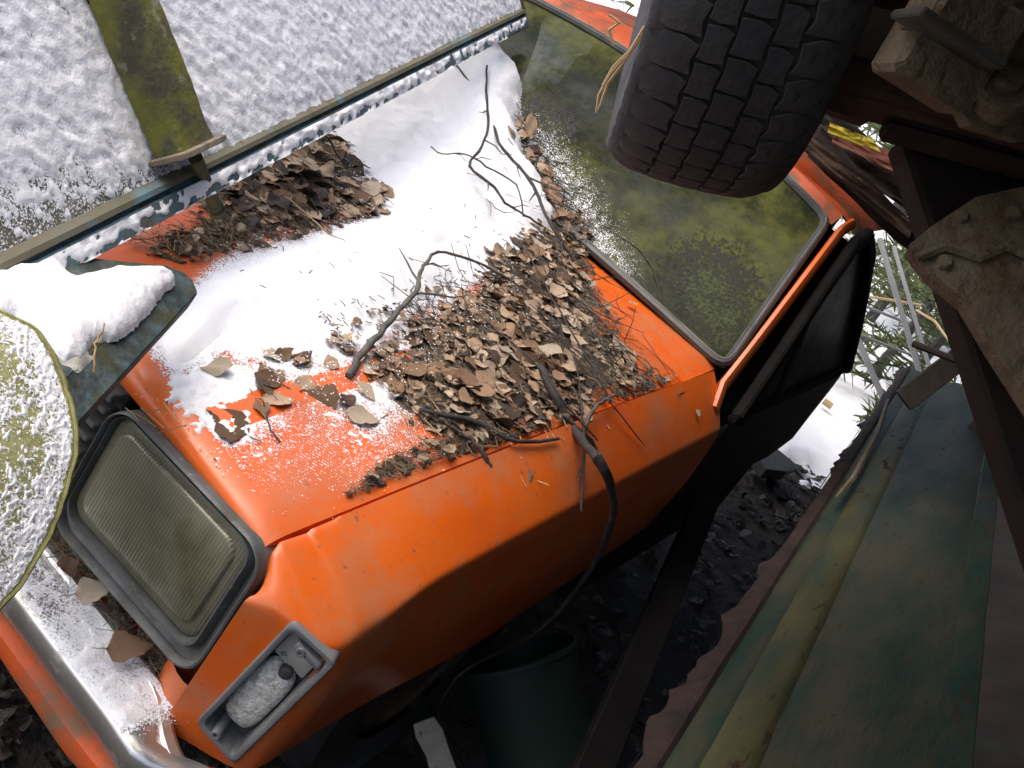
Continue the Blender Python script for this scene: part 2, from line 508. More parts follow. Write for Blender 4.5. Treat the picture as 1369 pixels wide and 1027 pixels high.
def lens_glass():
    m = material('cloudy_lens_glass', [(.3, (.11, .105, .066)), (.55, (.165, .16, .108)), (.8, (.215, .205, .148))], 9, rough=(.25, .5), bump=0, coat=.5,
                 over=((.075, .07, .03), 8, .52, .72, .7, 0), over2=((.42, .42, .38), 35, .68, .76, .4, 0))
    N, L = m.node_tree.nodes, m.node_tree.links
    tc = N.new('ShaderNodeTexCoord')
    w = N.new('ShaderNodeTexWave')
    w.bands_direction = 'X'
    w.inputs['Scale'].default_value = 58
    w.inputs['Distortion'].default_value = .25
    L.new(tc.outputs['Object'], w.inputs['Vector'])
    bp = N.new('ShaderNodeBump')
    bp.inputs['Strength'].default_value = .4
    bp.inputs['Distance'].default_value = .0012
    L.new(w.outputs['Fac'], bp.inputs['Height'])
    L.new(bp.outputs[0], N['Principled BSDF'].inputs['Normal'])
    return m
MT['lens'] = lens_glass()

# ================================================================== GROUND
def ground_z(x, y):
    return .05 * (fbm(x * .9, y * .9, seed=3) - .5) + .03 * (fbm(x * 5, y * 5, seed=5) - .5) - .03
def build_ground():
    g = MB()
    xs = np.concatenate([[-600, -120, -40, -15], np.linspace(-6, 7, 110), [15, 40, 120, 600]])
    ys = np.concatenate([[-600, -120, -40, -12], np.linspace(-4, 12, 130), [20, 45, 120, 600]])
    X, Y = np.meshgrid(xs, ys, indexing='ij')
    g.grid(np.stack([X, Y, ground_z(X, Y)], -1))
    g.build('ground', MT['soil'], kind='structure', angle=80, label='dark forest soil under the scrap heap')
    # snow cover that begins behind the car
    s = MB()
    xs = np.concatenate([np.linspace(-14, -2, 25), np.linspace(-1.8, 3, 130), np.linspace(3.2, 16, 28)])
    ys = np.concatenate([np.linspace(2.2, 6.5, 130), np.linspace(6.7, 26, 50)])
    X, Y = np.meshgrid(xs, ys, indexing='ij')
    Z0 = ground_z(X, Y)
    d = (Y - 3.25 - .35 * np.sin(X * 1.7)) * .6 + 1.1 * (fbm(X * 2.2, Y * 2.2, seed=21) - .5) + .5 * (fbm(X * 9, Y * 9, seed=22) - .5)
    th = np.clip(d * .25, -.05, .07) + .02 * (fbm(X * 3, Y * 3, seed=23) - .5)
    s.grid(np.stack([X, Y, Z0 + th], -1), keep=(th[:-1, :-1] > -.012))
    s.build('snow_ground', MT['snow'], kind='structure', angle=80, label='trampled snow on the ground behind the car')
build_ground()

# ================================================================== CAR
car = empty('car', (0, .9, 0), 'abandoned orange car front with leaves and snow on its hood', 'car')

def seam_x(y): return .602 + .03 * np.asarray(y, float)
def hood_z(x, y):
    y = np.asarray(y, float); x = np.asarray(x, float)
    return .800 + .145 * y - .032 * y * y + .028 * (1 - (x / seam_x(y)) ** 2)
WS_Y0, WS_Z0, WS_S = 1.30, .952, .80
def ws_z(x, y):
    return WS_Z0 + (np.asarray(y, float) - WS_Y0) * WS_S + .02 * (1 - (np.asarray(x, float) / .66) ** 2)
def crease_z(y): return np.interp(y, [-.02, .05, .17, 1.26], [.725, .752, .776, .847])
def top_z(x, y):
    """height of the car's upper skin: hood, fender tops, cowl and windshield"""
    x = np.asarray(x, float); y = np.asarray(y, float)
    h = hood_z(np.clip(x, -seam_x(y), seam_x(y)), y)
    w = ws_z(x, y)
    z = np.maximum(np.minimum(h, .945 + 0 * y), np.where(y > 1.22, w, 0))
    fx = np.clip((np.abs(x) - seam_x(y)) / .12, 0, 1)
    return np.where(y < 1.25, z * (1 - fx) + crease_z(y) * fx, z)
def hit(u, v, off=0.0):
    """where a sight line meets the car's upper skin"""
    d = ray(u, v)
    t = .6
    for k in range(900):
        p = CAM + d * t
        if p[2] - off <= float(top_z(p[0], p[1])):
            return p
        t += .004
    return CAM + d * 2.6

# hood
def build_hood():
    m = MB()
    s = np.linspace(-1, 1, 41)
    prof = [(-.013, -.034), (-.016, -.026), (-.014, -.016), (-.007, -.008), (.005, -.002), (.02, 0)]
    ys = [p[0] for p in prof] + list(np.linspace(.05, 1.10, 34)) + [1.115, 1.118]
    dz = [p[1] for p in prof] + [0] * 34 + [-.004, -.02]
    P = np.zeros((len(ys), len(s), 3))
    for i, (y, dd) in enumerate(zip(ys, dz)):
        hw = float(seam_x(y)) - .004
        x = s * hw
        z = hood_z(x, max(y, 0)) + dd * (.75 + .35 * (1 - s * s)) - .006 * (np.abs(s) > .999) - .012 * smooth(.955, 1, np.abs(s)) * 0
        # two shallow pressed flutes along the hood
        z = z + .006 * np.exp(-((np.abs(x) - .40) / .02) ** 2) * (0.03 < y < 1.08)
        P[i] = np.stack([x, np.full_like(x, y), z], -1)
    m.grid(P)
    # turned-down side flanges
    for sd_ in (-1, 1):
        e = P[:, 0 if sd_ < 0 else -1].copy()
        f = e.copy(); f[:, 2] -= .03
        m.grid(np.stack([e, f], 0))
    m.build('hood', MT['paint'], car, angle=50)
build_hood()

# fenders
bot_y = [-.05, -.04, .24, .62, .97, 1.30]
bot_z = [.50, .495, .462, .427, .48, .535]
TS_Q = [(391, 830), (451, 885), (313, 1020), (263, 964)]     # turn signal corners as surveyed
def build_fender(sg, name):
    bz = lambda y: np.interp(y, bot_y, bot_z)
    ya = np.concatenate([np.linspace(.05, .25, 14), np.linspace(.28, 1.255, 34)])
    def resample(pts, n):
        pts = np.array(pts, float)
        d = np.r_[0, np.cumsum(np.linalg.norm(np.diff(pts, axis=0), axis=1))]
        t = np.linspace(0, d[-1], n)
        return np.stack([np.interp(t, d, pts[:, k]) for k in range(3)], 1)
    def soften(P, n=4):
        P = P.copy()
        for _ in range(n):
            P[1:-1] = (P[:-2] + 2 * P[1:-1] + P[2:]) / 4
        return P
    NN = 40
    # three rails: seam edge, crease, lower edge; each nose part has NN points, then the side
    nose_i = resample([(.636, -.040, .742), (.633, -.031, .760), (.625, -.022, .776), (.610, -.012, .789), (.6045, .002, .799), (.6095, .045, .8055)], NN)
    nose_k = soften(resample([(.634, -.0535, .738), (.668, -.0385, .752), (.700, -.0235, .749), (.724, -.0115, .742), (.746, .0015, .738), (.752, .022, .742), (.750, .050, .752)], NN))
    nose_b = soften(resample([(.622, -.0590, .475), (.668, -.0375, .475), (.700, -.0222, .474), (.724, -.0105, .475), (.744, .003, .480), (.749, .024, .484), (.747, .050, .486)], NN))
    I = np.concatenate([nose_i, [(float(seam_x(y)) + .006, y, float(hood_z(.6, y)) + .004) for y in ya]])
    K = np.concatenate([nose_k, [(.738 - .004 * min(1, y) + .012 * float(smooth(.26, .05, y)), y, float(crease_z(y))) for y in ya]])
    B = np.concatenate([nose_b, [(.737 + .009 * float(smooth(.26, .05, y)), y, float(bz(y))) for y in ya]])
    n_side = len(ya)
    rows = [I + (0, .004, -.028), I + (0, .001, -.006), I]
    for q in (.06, .2, .35, .5, .65, .8, .9, .96):
        rows.append(I + (K - I) * q + np.array((0, 0, .005 * math.sin(math.pi * q))))
    out = np.zeros_like(K)                       # outward direction of the side skin
    out[:, 0] = 1
    t = np.linspace(0, 1, NN)
    out[:NN, 0] = .43 + .57 * smooth(.55, 1, t); out[:NN, 1] = -.9 * (1 - smooth(.55, 1, t))
    rows.append(K + out * .0015 + (0, 0, -.002))
    for q in (.03, .08, .16, .26, .36, .46, .56, .66, .76, .86, .94, .985, 1.0):
        bul = .012 * math.sin(math.pi * q ** .8) - (.012 if q == 1.0 else 0)
        flat = np.concatenate([smooth(.7, 1, t), np.ones(n_side)])[:, None]
        rows.append(K + (B - K) * q + out * bul * flat + out * .0015)
    P = np.array(rows)
    def refine(P, ax):
        Q = np.repeat(P, 2, axis=ax)
        idx = np.arange(Q.shape[ax] - 1)
        return (np.take(Q, idx, ax) + np.take(Q, idx + 1, ax)) / 2
    P = refine(refine(P, 0), 1)
    for _ in range(1):                           # soften the pressing
        P[6:-3] = (P[5:-4] + 2 * P[6:-3] + P[7:-2]) / 4
    w2 = 2 * NN + 6
    for _ in range(8):                           # the nose is drawn softly, the side crease stays
        P[4:34, 1:w2] = (P[3:33, 1:w2] + 2 * P[4:34, 1:w2] + P[5:35, 1:w2]) / 4
    for _ in range(5):
        P[6:, 1:-1] = (P[6:, :-2] + 2 * P[6:, 1:-1] + P[6:, 2:]) / 4
    c = (P[:-1, :-1] + P[1:, 1:]) / 2
    dist = seg_dist(pix(c), TS_Q)
    keep = ~((dist > 2.0) & (c[..., 1] < .12) & (c[..., 0] < .7435))
    P[..., 0] *= sg
    m = MB().grid(P, keep=keep)
    m.build(name, MT['paint'], car, angle=85)
build_fender(1, 'fender')
build_fender(-1, 'fender')

# inner dark body below the hood: wheel houses, firewall, radiator panel
ib = MB()
ib.box((0, .60, .50), [(1, 0, 0), (0, 1, 0), (0, 0, 1)], (.60, .56, .18), .02)
ib.box((0, 1.75, .38), [(1, 0, 0), (0, 1, 0), (0, 0, 1)], (.70, .55, .14), .02)
ib.box((0, 1.17, .70), [(1, 0, 0), (0, 1, 0), (0, 0, 1)], (.66, .03, .20), .01)
ib.build('underbody', MT['rust_dark'], car)
# nose: apron behind the bumper, orange valance below it
nb = MB()
ap = [(.002, .585), (.004, .56), (.004, .50), (-.01, .46), (-.03, .43)]
nb.loft([[(x * 1.0, y, z) for x in np.linspace(-.63, .63, 12)] for y, z in ap], closed=False)
nb.build('nose_panel', MT['paint_dirty'], car)
for sg in (1, -1):
    nb = MB().loft([[(sg * x, y + .004, z) for x, y in [(.555, -.020), (.565, -.038), (.580, -.049), (.598, -.0555), (.615, -.0565), (.632, -.052), (.645, -.044)]] for z in (.470, .50, .53, .556)], closed=False)
    nb.build('nose_corner', MT['paint'], car)
def build_valance():
    m = MB()
    prof = [(-.045, .452), (-.115, .447), (-.141, .434), (-.146, .418), (-.141, .400), (-.11, .396)]
    rings = []
    for y, z in prof:
        r = []
        for t in np.linspace(-1, 1, 61):
            x = t * .735
            k = smooth(.90, 1, abs(t))
            wob = .006 * (vnoise(x * 9, z * 20, seed=4) - .5)
            r.append((x, y + k * (.10 if y < -.08 else .05) + wob, z + wob))
        rings.append(r)
    m.loft(rings, closed=False)
    m.build('front_valance', MT['paint_dirty'], car)
build_valance()

# bumper
def build_bumper():
    m = MB()
    prof = [(-.030, .478), (-.032, .500), (-.040, .507), (-.054, .507), (-.058, .503), (-.100, .506), (-.122, .509), (-.133, .506), (-.138, .499), (-.1385, .475), (-.135, .458), (-.120, .454)]
    rings = []
    for y, z in prof:
        r = []
        for t in np.linspace(-1, 1, 81):
            a = abs(t)
            x = t * .70
            k = smooth(.93, 1.0, a)
            yy = y + k * .05 * (1 if y < -.06 else 0) - (.042 * smooth(.80, .99, a) if y > -.06 else 0)
            zz = z - .010 * smooth(.82, 1, a)
            x += math.copysign(k * (.03 if y < -.06 else .012), t)
            r.append((x, yy, zz))
        rings.append(r)
    m.loft(rings, closed=False)
    b = m.build('bumper', MT['chrome'], car, angle=40)
    t = MB()
    t.loft([[(x, y, z) for x in np.linspace(-.50, .50, 24)] for y, z in [(-.038, .506), (-.037, .511), (-.044, .513), (-.053, .511), (-.055, .506)]], closed=False)
    t.build('bumper_lip', MT['chrome'], b)
build_bumper()

# headlights
def rrect(l, r, t, b_, rad, n=7):
    pts = []
    for cx, cy, a0 in ((r - rad, t - rad, 0), (l + rad, t - rad, 90), (l + rad, b_ + rad, 180), (r - rad, b_ + rad, 270)):
        for k in range(n):
            a = R2D(a0 + 90 * k / (n - 1))
            pts.append((cx + rad * math.cos(a), cy + rad * math.sin(a)))
    return pts
HLc = {'TL': np.array((.304, -.034, .788)), 'TR': np.array((.632, -.014, .790)), 'BR': np.array((.616, -.054, .567)), 'BL': np.array((.288, -.054, .560))}
def build_headlight(sg):
    c = (HLc['TL'] + HLc['TR'] + HLc['BR'] + HLc['BL']) / 4
    ux = (HLc['TR'] + HLc['BR'] - HLc['TL'] - HLc['BL']) / 2
    uz = (HLc['TL'] + HLc['TR'] - HLc['BL'] - HLc['BR']) / 2
    hw, hh = np.linalg.norm(ux) / 2, np.linalg.norm(uz) / 2
    ux = ux / np.linalg.norm(ux)
    n = np.cross(ux, uz); n /= np.linalg.norm(n)
    uz = np.cross(n, ux)
    fl = np.array([sg, 1, 1])
    def place(pts, d):
        return [(c + ux * p[0] + uz * p[1] + n * d) * fl for p in pts]
    # (inset on the right/bottom, on the left/top, depth, corner radius)
    prof = [(0, 0, -.05, .045), (0, 0, .003, .045), (.0020, .0015, .009, .044), (.005, .0035, .0105, .042), (.008, .005, .008, .039), (.011, .006, -.004, .036),
            (.022, .008, -.010, .033), (.0245, .009, .000, .031), (.027, .010, .005, .030), (.030, .011, .0045, .030), (.0335, .012, -.008, .030), (.035, .0125, -.05, .028)]
    m = MB()
    rings = [place(rrect(-hw + b, hw - a, hh - b, -hh + a, r), d) for a, b, d, r in prof]
    m.loft(rings, True)
    h = m.build('headlight', MT['plastic'], car, angle=40)
    # lens
    L0 = (.0345, .0122)
    lp = [(0, -.03, .029), (.0, -.0075, .029), (.003, -.0045, .028), (.015, -.0035, .026), (.0175, .002, .0245), (.021, .0036, .022), (.06, .0046, .016)]
    m = MB()
    rings = [place(rrect(-hw + L0[1] + q, hw - L0[0] - q, hh - L0[1] - q, -hh + L0[0] + q, r), d) for q, d, r in lp]
    m.loft(rings, True)
    m.f.append(tuple(range(len(m.v) - len(rings[0]), len(m.v))))
    m.build('lens', MT['lens'], h, angle=50)
    m = MB()
    m.slab(place(rrect(-hw + .004, hw - .004, hh - .004, -hh + .004, .04), -.045), n * fl, .006)
    m.build('lamp_bowl', MT['plastic_dark'], h)
build_headlight(1)
build_headlight(-1)

# grille between the headlights: thin horizontal slats on a dark backing
gb = MB()
gb.box((0, -.004, .672), [(1, 0, 0), (0, 1, 0), (0, 0, 1)], (.287, .006, .112), .002)
g = gb.build('grille', MT['plastic_dark'], car)
for k in range(9):
    z = .578 + k * .0245
    y0 = -.05 + (.020 if k > 6 else .012) * (z - .56) / .22
    s = MB()
    s.box((0, y0 + .012, z), [(1, 0, 0), (0, 1, -.15), (0, .15, 1)], (.286, .018, .0042 if k < 8 else .008), .002)
    s.build('grille_slat', MT['plastic'], g)

# turn signals at the outer corners, lens missing, bowl showing
def build_turn_signal(sg):
    p0, nn = (.645, -.0515, .6), np.array((.43, -.9, 0)) / np.linalg.norm((.43, -.9, 0))
    Q = [onpl(*q, p0, nn) for q in TS_Q]          # top, right, bottom, left
    fl = np.array([sg, 1, 1])
    cc = sum(Q) / 4
    def sub(q, k=6):
        """rounded corner quad"""
        out = []
        for i in range(4):
            a, b, c = q[i - 1], q[i], q[(i + 1) % 4]
            for t in np.linspace(0, 1, k):
                ra = .011
                pa = b + (a - b) / np.linalg.norm(a - b) * ra
                pc = b + (c - b) / np.linalg.norm(c - b) * ra
                out.append((1 - t) ** 2 * pa + 2 * t * (1 - t) * b + t * t * pc)
        return out
    base = sub(Q)
    ctr = cc
    axl = (Q[0] + Q[1] - Q[2] - Q[3]) / 2
    axw = (Q[1] + Q[2] - Q[0] - Q[3]) / 2
    hl, hw = np.linalg.norm(axl) / 2, np.linalg.norm(axw) / 2
    el, ew = axl / np.linalg.norm(axl), axw / np.linalg.norm(axw)
    def ring(inset, d):
        r = []
        for p in base:
            q = p - ctr
            c_ = el @ ew
            a, b = (q @ el - c_ * (q @ ew)) / (1 - c_ * c_), (q @ ew - c_ * (q @ el)) / (1 - c_ * c_)
            r.append((ctr + el * a * (hl - inset) / hl + ew * b * (hw - inset) / hw + nn * d) * fl)
        return r
    m = MB()
    m.loft([ring(-.001, -.02), ring(-.001, .002), ring(.001, .0045), ring(.005, .005), ring(.008, .0035), ring(.0092, -.002), ring(.0095, -.034)], True)
    h = m.build('turn_signal', MT['plastic_pale'], car, angle=40)
    m = MB()
    rr = ring(.009, -.033)
    m.loft([rr, ring(.009, -.036)], True, True)
    m.build('lamp_floor', MT['plastic_dark'], h)
    # pressed silver bowl filling the lower two thirds, notched for the bulb
    m = MB()
    rings = []
    for k in range(7):
        t = k / 6
        rad = math.cos(t * math.pi / 2 * .9) ** .7
        r = []
        for a in np.linspace(0, 2 * math.pi, 28, endpoint=False):
            ca, sa = math.cos(a), math.sin(a)
            ca2 = math.copysign(abs(ca) ** .6, ca); sa2 = math.copysign(abs(sa) ** .6, sa)
            p = ctr - el * (.026 - .068 * ca2 * rad) + ew * (.0295 * sa2 * rad) - nn * (.026 - .017 * math.sin(t * math.pi / 2))
            r.append(p * fl)
        rings.append(r)
    m.loft(rings, True, True)
    m.build('reflector', MT['silver'], h, angle=60)
    # bulb socket, pale inner wall, screw posts
    m = MB()
    p = ctr + el * .040 + ew * .004 - nn * .016
    m.tube([(p - nn * .004) * fl, (p + nn * .006) * fl, (p + nn * .008) * fl], [.010, .010, .007], 14)
    m.build('bulb_socket', MT['plastic_dark'], h)
    m = MB()
    m.box((ctr + el * .072 - nn * .024) * fl, [el * fl, ew * fl, nn * fl], (.026, .027, .006), .002)
    m.build('inner_plate', MT['lichen'], h)
    m = MB()
    m.box((ctr + el * (hl - .022) + ew * .006 - nn * .006) * fl, [el * fl, ew * fl, nn * fl], (.006, .022, .012), .002)
    m.build('lamp_rib', MT['plastic_pale'], h)
    for off in (el * (hl - .024) - ew * .004, -el * (hl - .016) - ew * .008):
        m = MB()
        p = ctr + off
        pr = [(.0075, -.03), (.0075, .006), (.0065, .008), (.0035, .008), (.003, .002)]
        m.loft([[(p + nn * d + r * (el * math.cos(a) + ew * math.sin(a))) * fl for a in np.linspace(0, 2 * math.pi, 14, endpoint=False)] for r, d in pr], True, True)
        m.build('screw_post', MT['plastic_pale'], h, angle=40)
build_turn_signal(1)
build_turn_signal(-1)

# cowl, windshield, roof, pillars, doors
def build_cowl():
    m = MB()
    xs = np.linspace(-.635, .635, 40)
    P = np.array([[(x, y + (.0 if abs(x) < .6 else .02 * (abs(x) - .6) / .12), float(np.interp(abs(x), [0, .62, .72], [1, 1, .0])) * (z - .862) + .862) for x in xs] for y, z in [(1.123, .905), (1.125, .925), (1.16, .931), (1.25, .937), (1.29, .942)]])
    m.grid(P)
    m.build('cowl', MT['paint'], car, angle=40)
build_cowl()
WT_L = onpl(1092, 303, (0, WS_Y0, WS_Z0), (0, -WS_S, 1))
def ws_edge_top(x):
    # the upper glass edge bows up towards the middle
    return 1.70 + .035 * (1 - (np.abs(x) / .56) ** 2)
def build_windshield():
    m = MB()
    S = np.linspace(-1, 1, 50)
    T = np.linspace(0, 1, 30)
    P = np.zeros((len(T), len(S), 3))
    for i, t in enumerate(T):
        hw = .652 + (.548 - .652) * t
        x = S * hw
        y = 1.292 + t * (ws_edge_top(x) - 1.292)
        P[i] = np.stack([x, y, ws_z(x, y)], -1)
    m.grid(P)
    w = m.build('windshield', MT['glass'], car, angle=80)
    edge = np.concatenate([P[0], P[1:, -1], P[-1][::-1][1:], P[::-1][1:-1, 0]])
    # round the corners
    E = edge.copy()
    for _ in range(3):
        E = (np.roll(E, 1, 0) + 2 * E + np.roll(E, -1, 0)) / 4
    E = list(E) + [E[0]]
    s = MB(); s.tube(E, .0125, 8, False); s.build('rubber_seal', MT['seal'], w)
    s = MB(); s.tube([np.array(e) + (0, -.004, .0105) for e in E], .0032, 6, False); s.build('trim_strip', MT['plastic'], w)
    return P
WSP = build_windshield()
def roof_z(x, y):
    return 1.378 - .20 * np.asarray(x) ** 2 + .05 * (np.asarray(y) - 1.8) * (np.asarray(y) < 2.4)
def build_roof():
    m = MB()
    S = np.linspace(-1, 1, 44)
    rows = []
    top = WSP[-1]
    Sg = np.linspace(-1, 1, top.shape[0])
    x0 = np.interp(S, Sg, top[:, 0]); y0 = np.interp(S, Sg, top[:, 1]); z0 = np.interp(S, Sg, top[:, 2])
    rows.append(np.stack([x0 * 1.02, y0 + .004, z0 - .004], -1))
    rows.append(np.stack([x0 * 1.03, y0 + .03, z0 + .028], -1))
    for y in [1.80, 1.815, 1.83, 1.86, 1.95, 2.1, 2.25, 2.42]:
        x = S * .60
        yy = np.full_like(x, y) + .05 * (S ** 2) * (1 if y < 1.9 else .3)
        z = roof_z(x, y) - (.012 if y == 1.80 else 0) - .03 * smooth(.93, 1, np.abs(S)) - .004 * (y == 1.83)
        rows.append(np.stack([x, yy, z], -1))
    m.grid(np.array(rows))
    m.build('roof', MT['paint_dirty'], car, angle=45)
    # pillars and door frames
    for sg in (1, -1):
        p = MB()
        a = [np.array(q) for q in [(.700, 1.225, .880), (.674, 1.262, .925), (.655, 1.36, 1.005), (.615, 1.55, 1.165), (.580, 1.715, 1.280), (.580, 1.770, 1.302)]]
        p.loft([[(q + o) * (sg, 1, 1) for o in [np.array((-.004, -.002, .006)), np.array((.004, .0, .009)), np.array((.011, .008, .004)), np.array((.014, .025, -.012)), np.array((-.012, .022, -.02))]] for q in a], True, True)
        p.build('windshield_pillar', MT['paint'], car)
build_roof()
def door_x(z): return .748 - .004 * smooth(.5, .8, z) - np.where(np.asarray(z) > .86, (np.asarray(z) - .86) * .31, 0)
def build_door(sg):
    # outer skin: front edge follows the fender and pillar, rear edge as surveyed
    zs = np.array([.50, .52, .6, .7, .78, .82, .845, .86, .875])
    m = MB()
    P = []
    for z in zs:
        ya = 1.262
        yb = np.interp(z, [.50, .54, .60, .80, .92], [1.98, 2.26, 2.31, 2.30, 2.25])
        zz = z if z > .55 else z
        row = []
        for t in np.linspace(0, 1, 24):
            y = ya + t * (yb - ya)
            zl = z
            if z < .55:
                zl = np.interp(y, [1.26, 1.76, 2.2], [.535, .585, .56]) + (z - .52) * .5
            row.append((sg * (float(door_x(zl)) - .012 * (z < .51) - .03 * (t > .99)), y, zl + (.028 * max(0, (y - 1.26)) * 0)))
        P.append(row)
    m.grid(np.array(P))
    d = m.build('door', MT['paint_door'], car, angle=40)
    # black window frame
    f = MB()
    fr = [(1.30, .875), (1.45, 1.00), (1.62, 1.145), (1.77, 1.262), (1.862, 1.282), (1.975, 1.228), (2.08, 1.120), (2.175, 1.005), (2.25, .885)]
    pts = [(sg * (float(door_x(z)) + .004), y, z) for y, z in fr]
    for a, b in zip(pts[:-1], pts[1:]):
        a, b = np.array(a), np.array(b)
        t = (b - a) / np.linalg.norm(b - a)
        n = np.array((sg, 0, .3)); n /= np.linalg.norm(n)
        f.box((a + b) / 2, [np.cross(t, n), n, t], (.020, .014, np.linalg.norm(b - a) / 2 + .010), .006)
    f.build('window_frame', MT['black_trim'], d)
    f = MB()
    a, b = np.array((sg * (float(door_x(.88)) + .002), 1.27, .876)), np.array((sg * (float(door_x(.88)) + .002), 2.25, .884))
    f.tube([a, (a + b) / 2 + (sg * .003, 0, 0), b], .011, 8)
    f.build('belt_moulding', MT['black_trim'], d)
    f = MB()
    f.tube([(sg * (float(door_x(z)) + .0), y, z) for y, z in [(1.60, .885), (1.605, 1.0), (1.61, 1.12)]], .008, 6)
    f.build('vent_window_bar', MT['rubber'], d)
    gn_ = np.array((sg, 0, .31))
    for nm, pg in (('window_pane', [(1.612, .885), (1.612, 1.13), (1.77, 1.25), (1.86, 1.27), (1.972, 1.218), (2.07, 1.112), (2.165, 1.0), (2.24, .885)]), ('vent_pane', [(1.31, .885), (1.60, .885), (1.60, 1.06), (1.50, 1.02)])):
        f = MB().slab([(sg * (float(door_x(z)) - .004), y, z) for y, z in pg], gn_, .004)
        f.build(nm, MT['dark_glass'], d, smooth_=False)
build_door(1)
build_door(-1)
# dark cabin: dashboard, seats and the bulkhead behind them
for sx in (-.33, .36):
    s = MB()
    s.box((sx, 1.98, .62), [(1, 0, 0), (0, 1, 0), (0, 0, 1)], (.24, .24, .08), .04)
    s.box((sx, 2.20, .92), [(1, 0, 0), (0, 1, -.2), (0, .2, 1)], (.24, .06, .27), .04)
    s.build('seat', MT['interior'], car)
s = MB(); s.box((0, 1.42, .84), [(1, 0, 0), (0, 1, 0), (0, 0, 1)], (.66, .11, .09), .04); s.build('dashboard', MT['interior'], car)
s = MB(); s.box((-.1, 2.38, .95), [(1, 0, 0), (0, 1, 0), (0, 0, 1)], (.52, .02, .38), .01); s.build('cabin_bulkhead', MT['rust_dark'], car)
st = MB()
ctr = np.array((.36, 1.60, .93)); ax1 = np.array((1, 0, 0)); ax2 = np.array((0, .45, .9))
st.tube([ctr + .18 * (ax1 * math.cos(a) + ax2 * math.sin(a)) for a in np.linspace(0, 2 * math.pi, 25)], .013, 8, False)
st.tube([ctr - ax1 * .17, ctr + (0, -.03, -.02), ctr + ax1 * .17], .012, 6)
st.build('steering_wheel', MT['rubber'], car)
# road wheels in the dark of the arches
for sg in (1, -1):
    w = MB()
    prof = [(.17, -.07), (.24, -.085), (.285, -.075), (.30, -.05), (.30, .05), (.285, .075), (.24, .085), (.17, .07)]
    w.loft([[(sg * .62 + d, .62 + r * math.cos(a), .29 + r * math.sin(a)) for a in np.linspace(0, 2 * math.pi, 36, endpoint=False)] for r, d in prof], True)
    wo = w.build('wheel', MT['rubber'], car)
    w = MB()
    w.loft([[(sg * (.62 + d), .62 + r * math.cos(a), .29 + r * math.sin(a)) for a in np.linspace(0, 2 * math.pi, 24, endpoint=False)] for r, d in [(.175, .05), (.16, .06), (.15, .03), (.06, .035), (.05, .055), (.02, .056)]], True, True)
    w.build('rim', MT['rust'], wo)

# ================================================================== SCRAP AROUND THE CAR
RT, UP, FW = CR[0], CR[1], -CR[2]

# ---------- tailgate-like panel leaning over the hood
PA = onax(105, 355, 2, .95)
PB = at(702, 38, 3.0)
pd = PB - PA
plen = float(np.linalg.norm(pd)); pd = pd / plen
ph = np.array([pd[0], pd[1], 0]); ph /= np.linalg.norm(ph)
pe = np.array([-ph[1], ph[0], 1.0]); pe -= pd * (pe @ pd); pe /= np.linalg.norm(pe)   # up the panel
pn = np.cross(pd, pe)
if pn[2] < 0: pn = -pn
# real right edge as seen
PO = PA - pd * .42
PLEN = plen + .42
PWID = .95
def pp(s, t, h=0.0):
    """point on the panel: s along its lower edge, t up the sheet, h above it"""
    return PO + pd * s + pe * t + pn * h
panel = empty('truck_tailgate', PO, 'leaning olive and blue metal tailgate covered in snow', 'tailgate')
m = MB()
S = np.linspace(0, PLEN, 60); T = np.linspace(.046, PWID, 30)
Sg, Tg = np.meshgrid(S, T, indexing='ij')
Hh = .006 * (fbm(Sg * 3, Tg * 3, seed=41) - .5)
top = PO + Sg[..., None] * pd + Tg[..., None] * pe + Hh[..., None] * pn
m.grid(top)
m.grid(top - pn * .012)
m.build('sheet', MT['algae_panel'], panel, angle=60)
# folded lower edge: two lips with a groove between them
m = MB()
prof = [(.050, -.012), (.050, .004), (.046, .010), (.038, .0105), (.036, .002), (.031, .002), (.029, .011), (.004, .010), (0, .004), (-.001, -.012), (.004, -.030), (.012, -.030), (.014, -.012)]
rings = []
for s_ in np.linspace(0, PLEN, 50):
    j = .002 * (vnoise(s_ * 12, 0, seed=9) - .5)
    rings.append([pp(s_, t + j, h + j) for t, h in prof])
m.loft(rings, True, True)
m.build('folded_edge', MT['blue'], panel, angle=35)
m = MB()
m.loft([[pp(s_, t, h + .0015 * (vnoise(s_ * 15, t * 90, seed=8) - .5)) for t, h in [(.056, .001), (.051, .006), (.046, .0118), (.0385, .0122), (.0362, .006), (.035, .003)]] for s_ in np.linspace(0, PLEN, 60)], closed=False)
m.build('upper_lip', MT['algae_panel'], panel, angle=35)
m = MB()
m.box(pp(PLEN + .006, PWID / 2, -.004), [pe, pn, pd], (PWID / 2, .015, .008), .003)
m.build('end_cap', MT['blue'], panel)

def snow_sheet(name, P, up, th, label, thr=0.0, mat='snow', sink=.004):
    """snow of thickness th lying on surface P; cells below thr are bare"""
    k = (th > thr)
    keep = k[:-1, :-1] | k[1:, :-1] | k[:-1, 1:] | k[1:, 1:]
    t2 = np.where(k, th, -sink)
    m = MB().grid(P + t2[..., None] * up, keep=keep)
    # drop unused vertices
    used = sorted({i for f in m.f for i in f})
    mp = {o: i for i, o in enumerate(used)}
    m.v = [m.v[i] for i in used]
    m.f = [tuple(mp[i] for i in f) for f in m.f]
    return m.build(name, MT[mat], kind='stuff', label=label, cat='snow', angle=180)

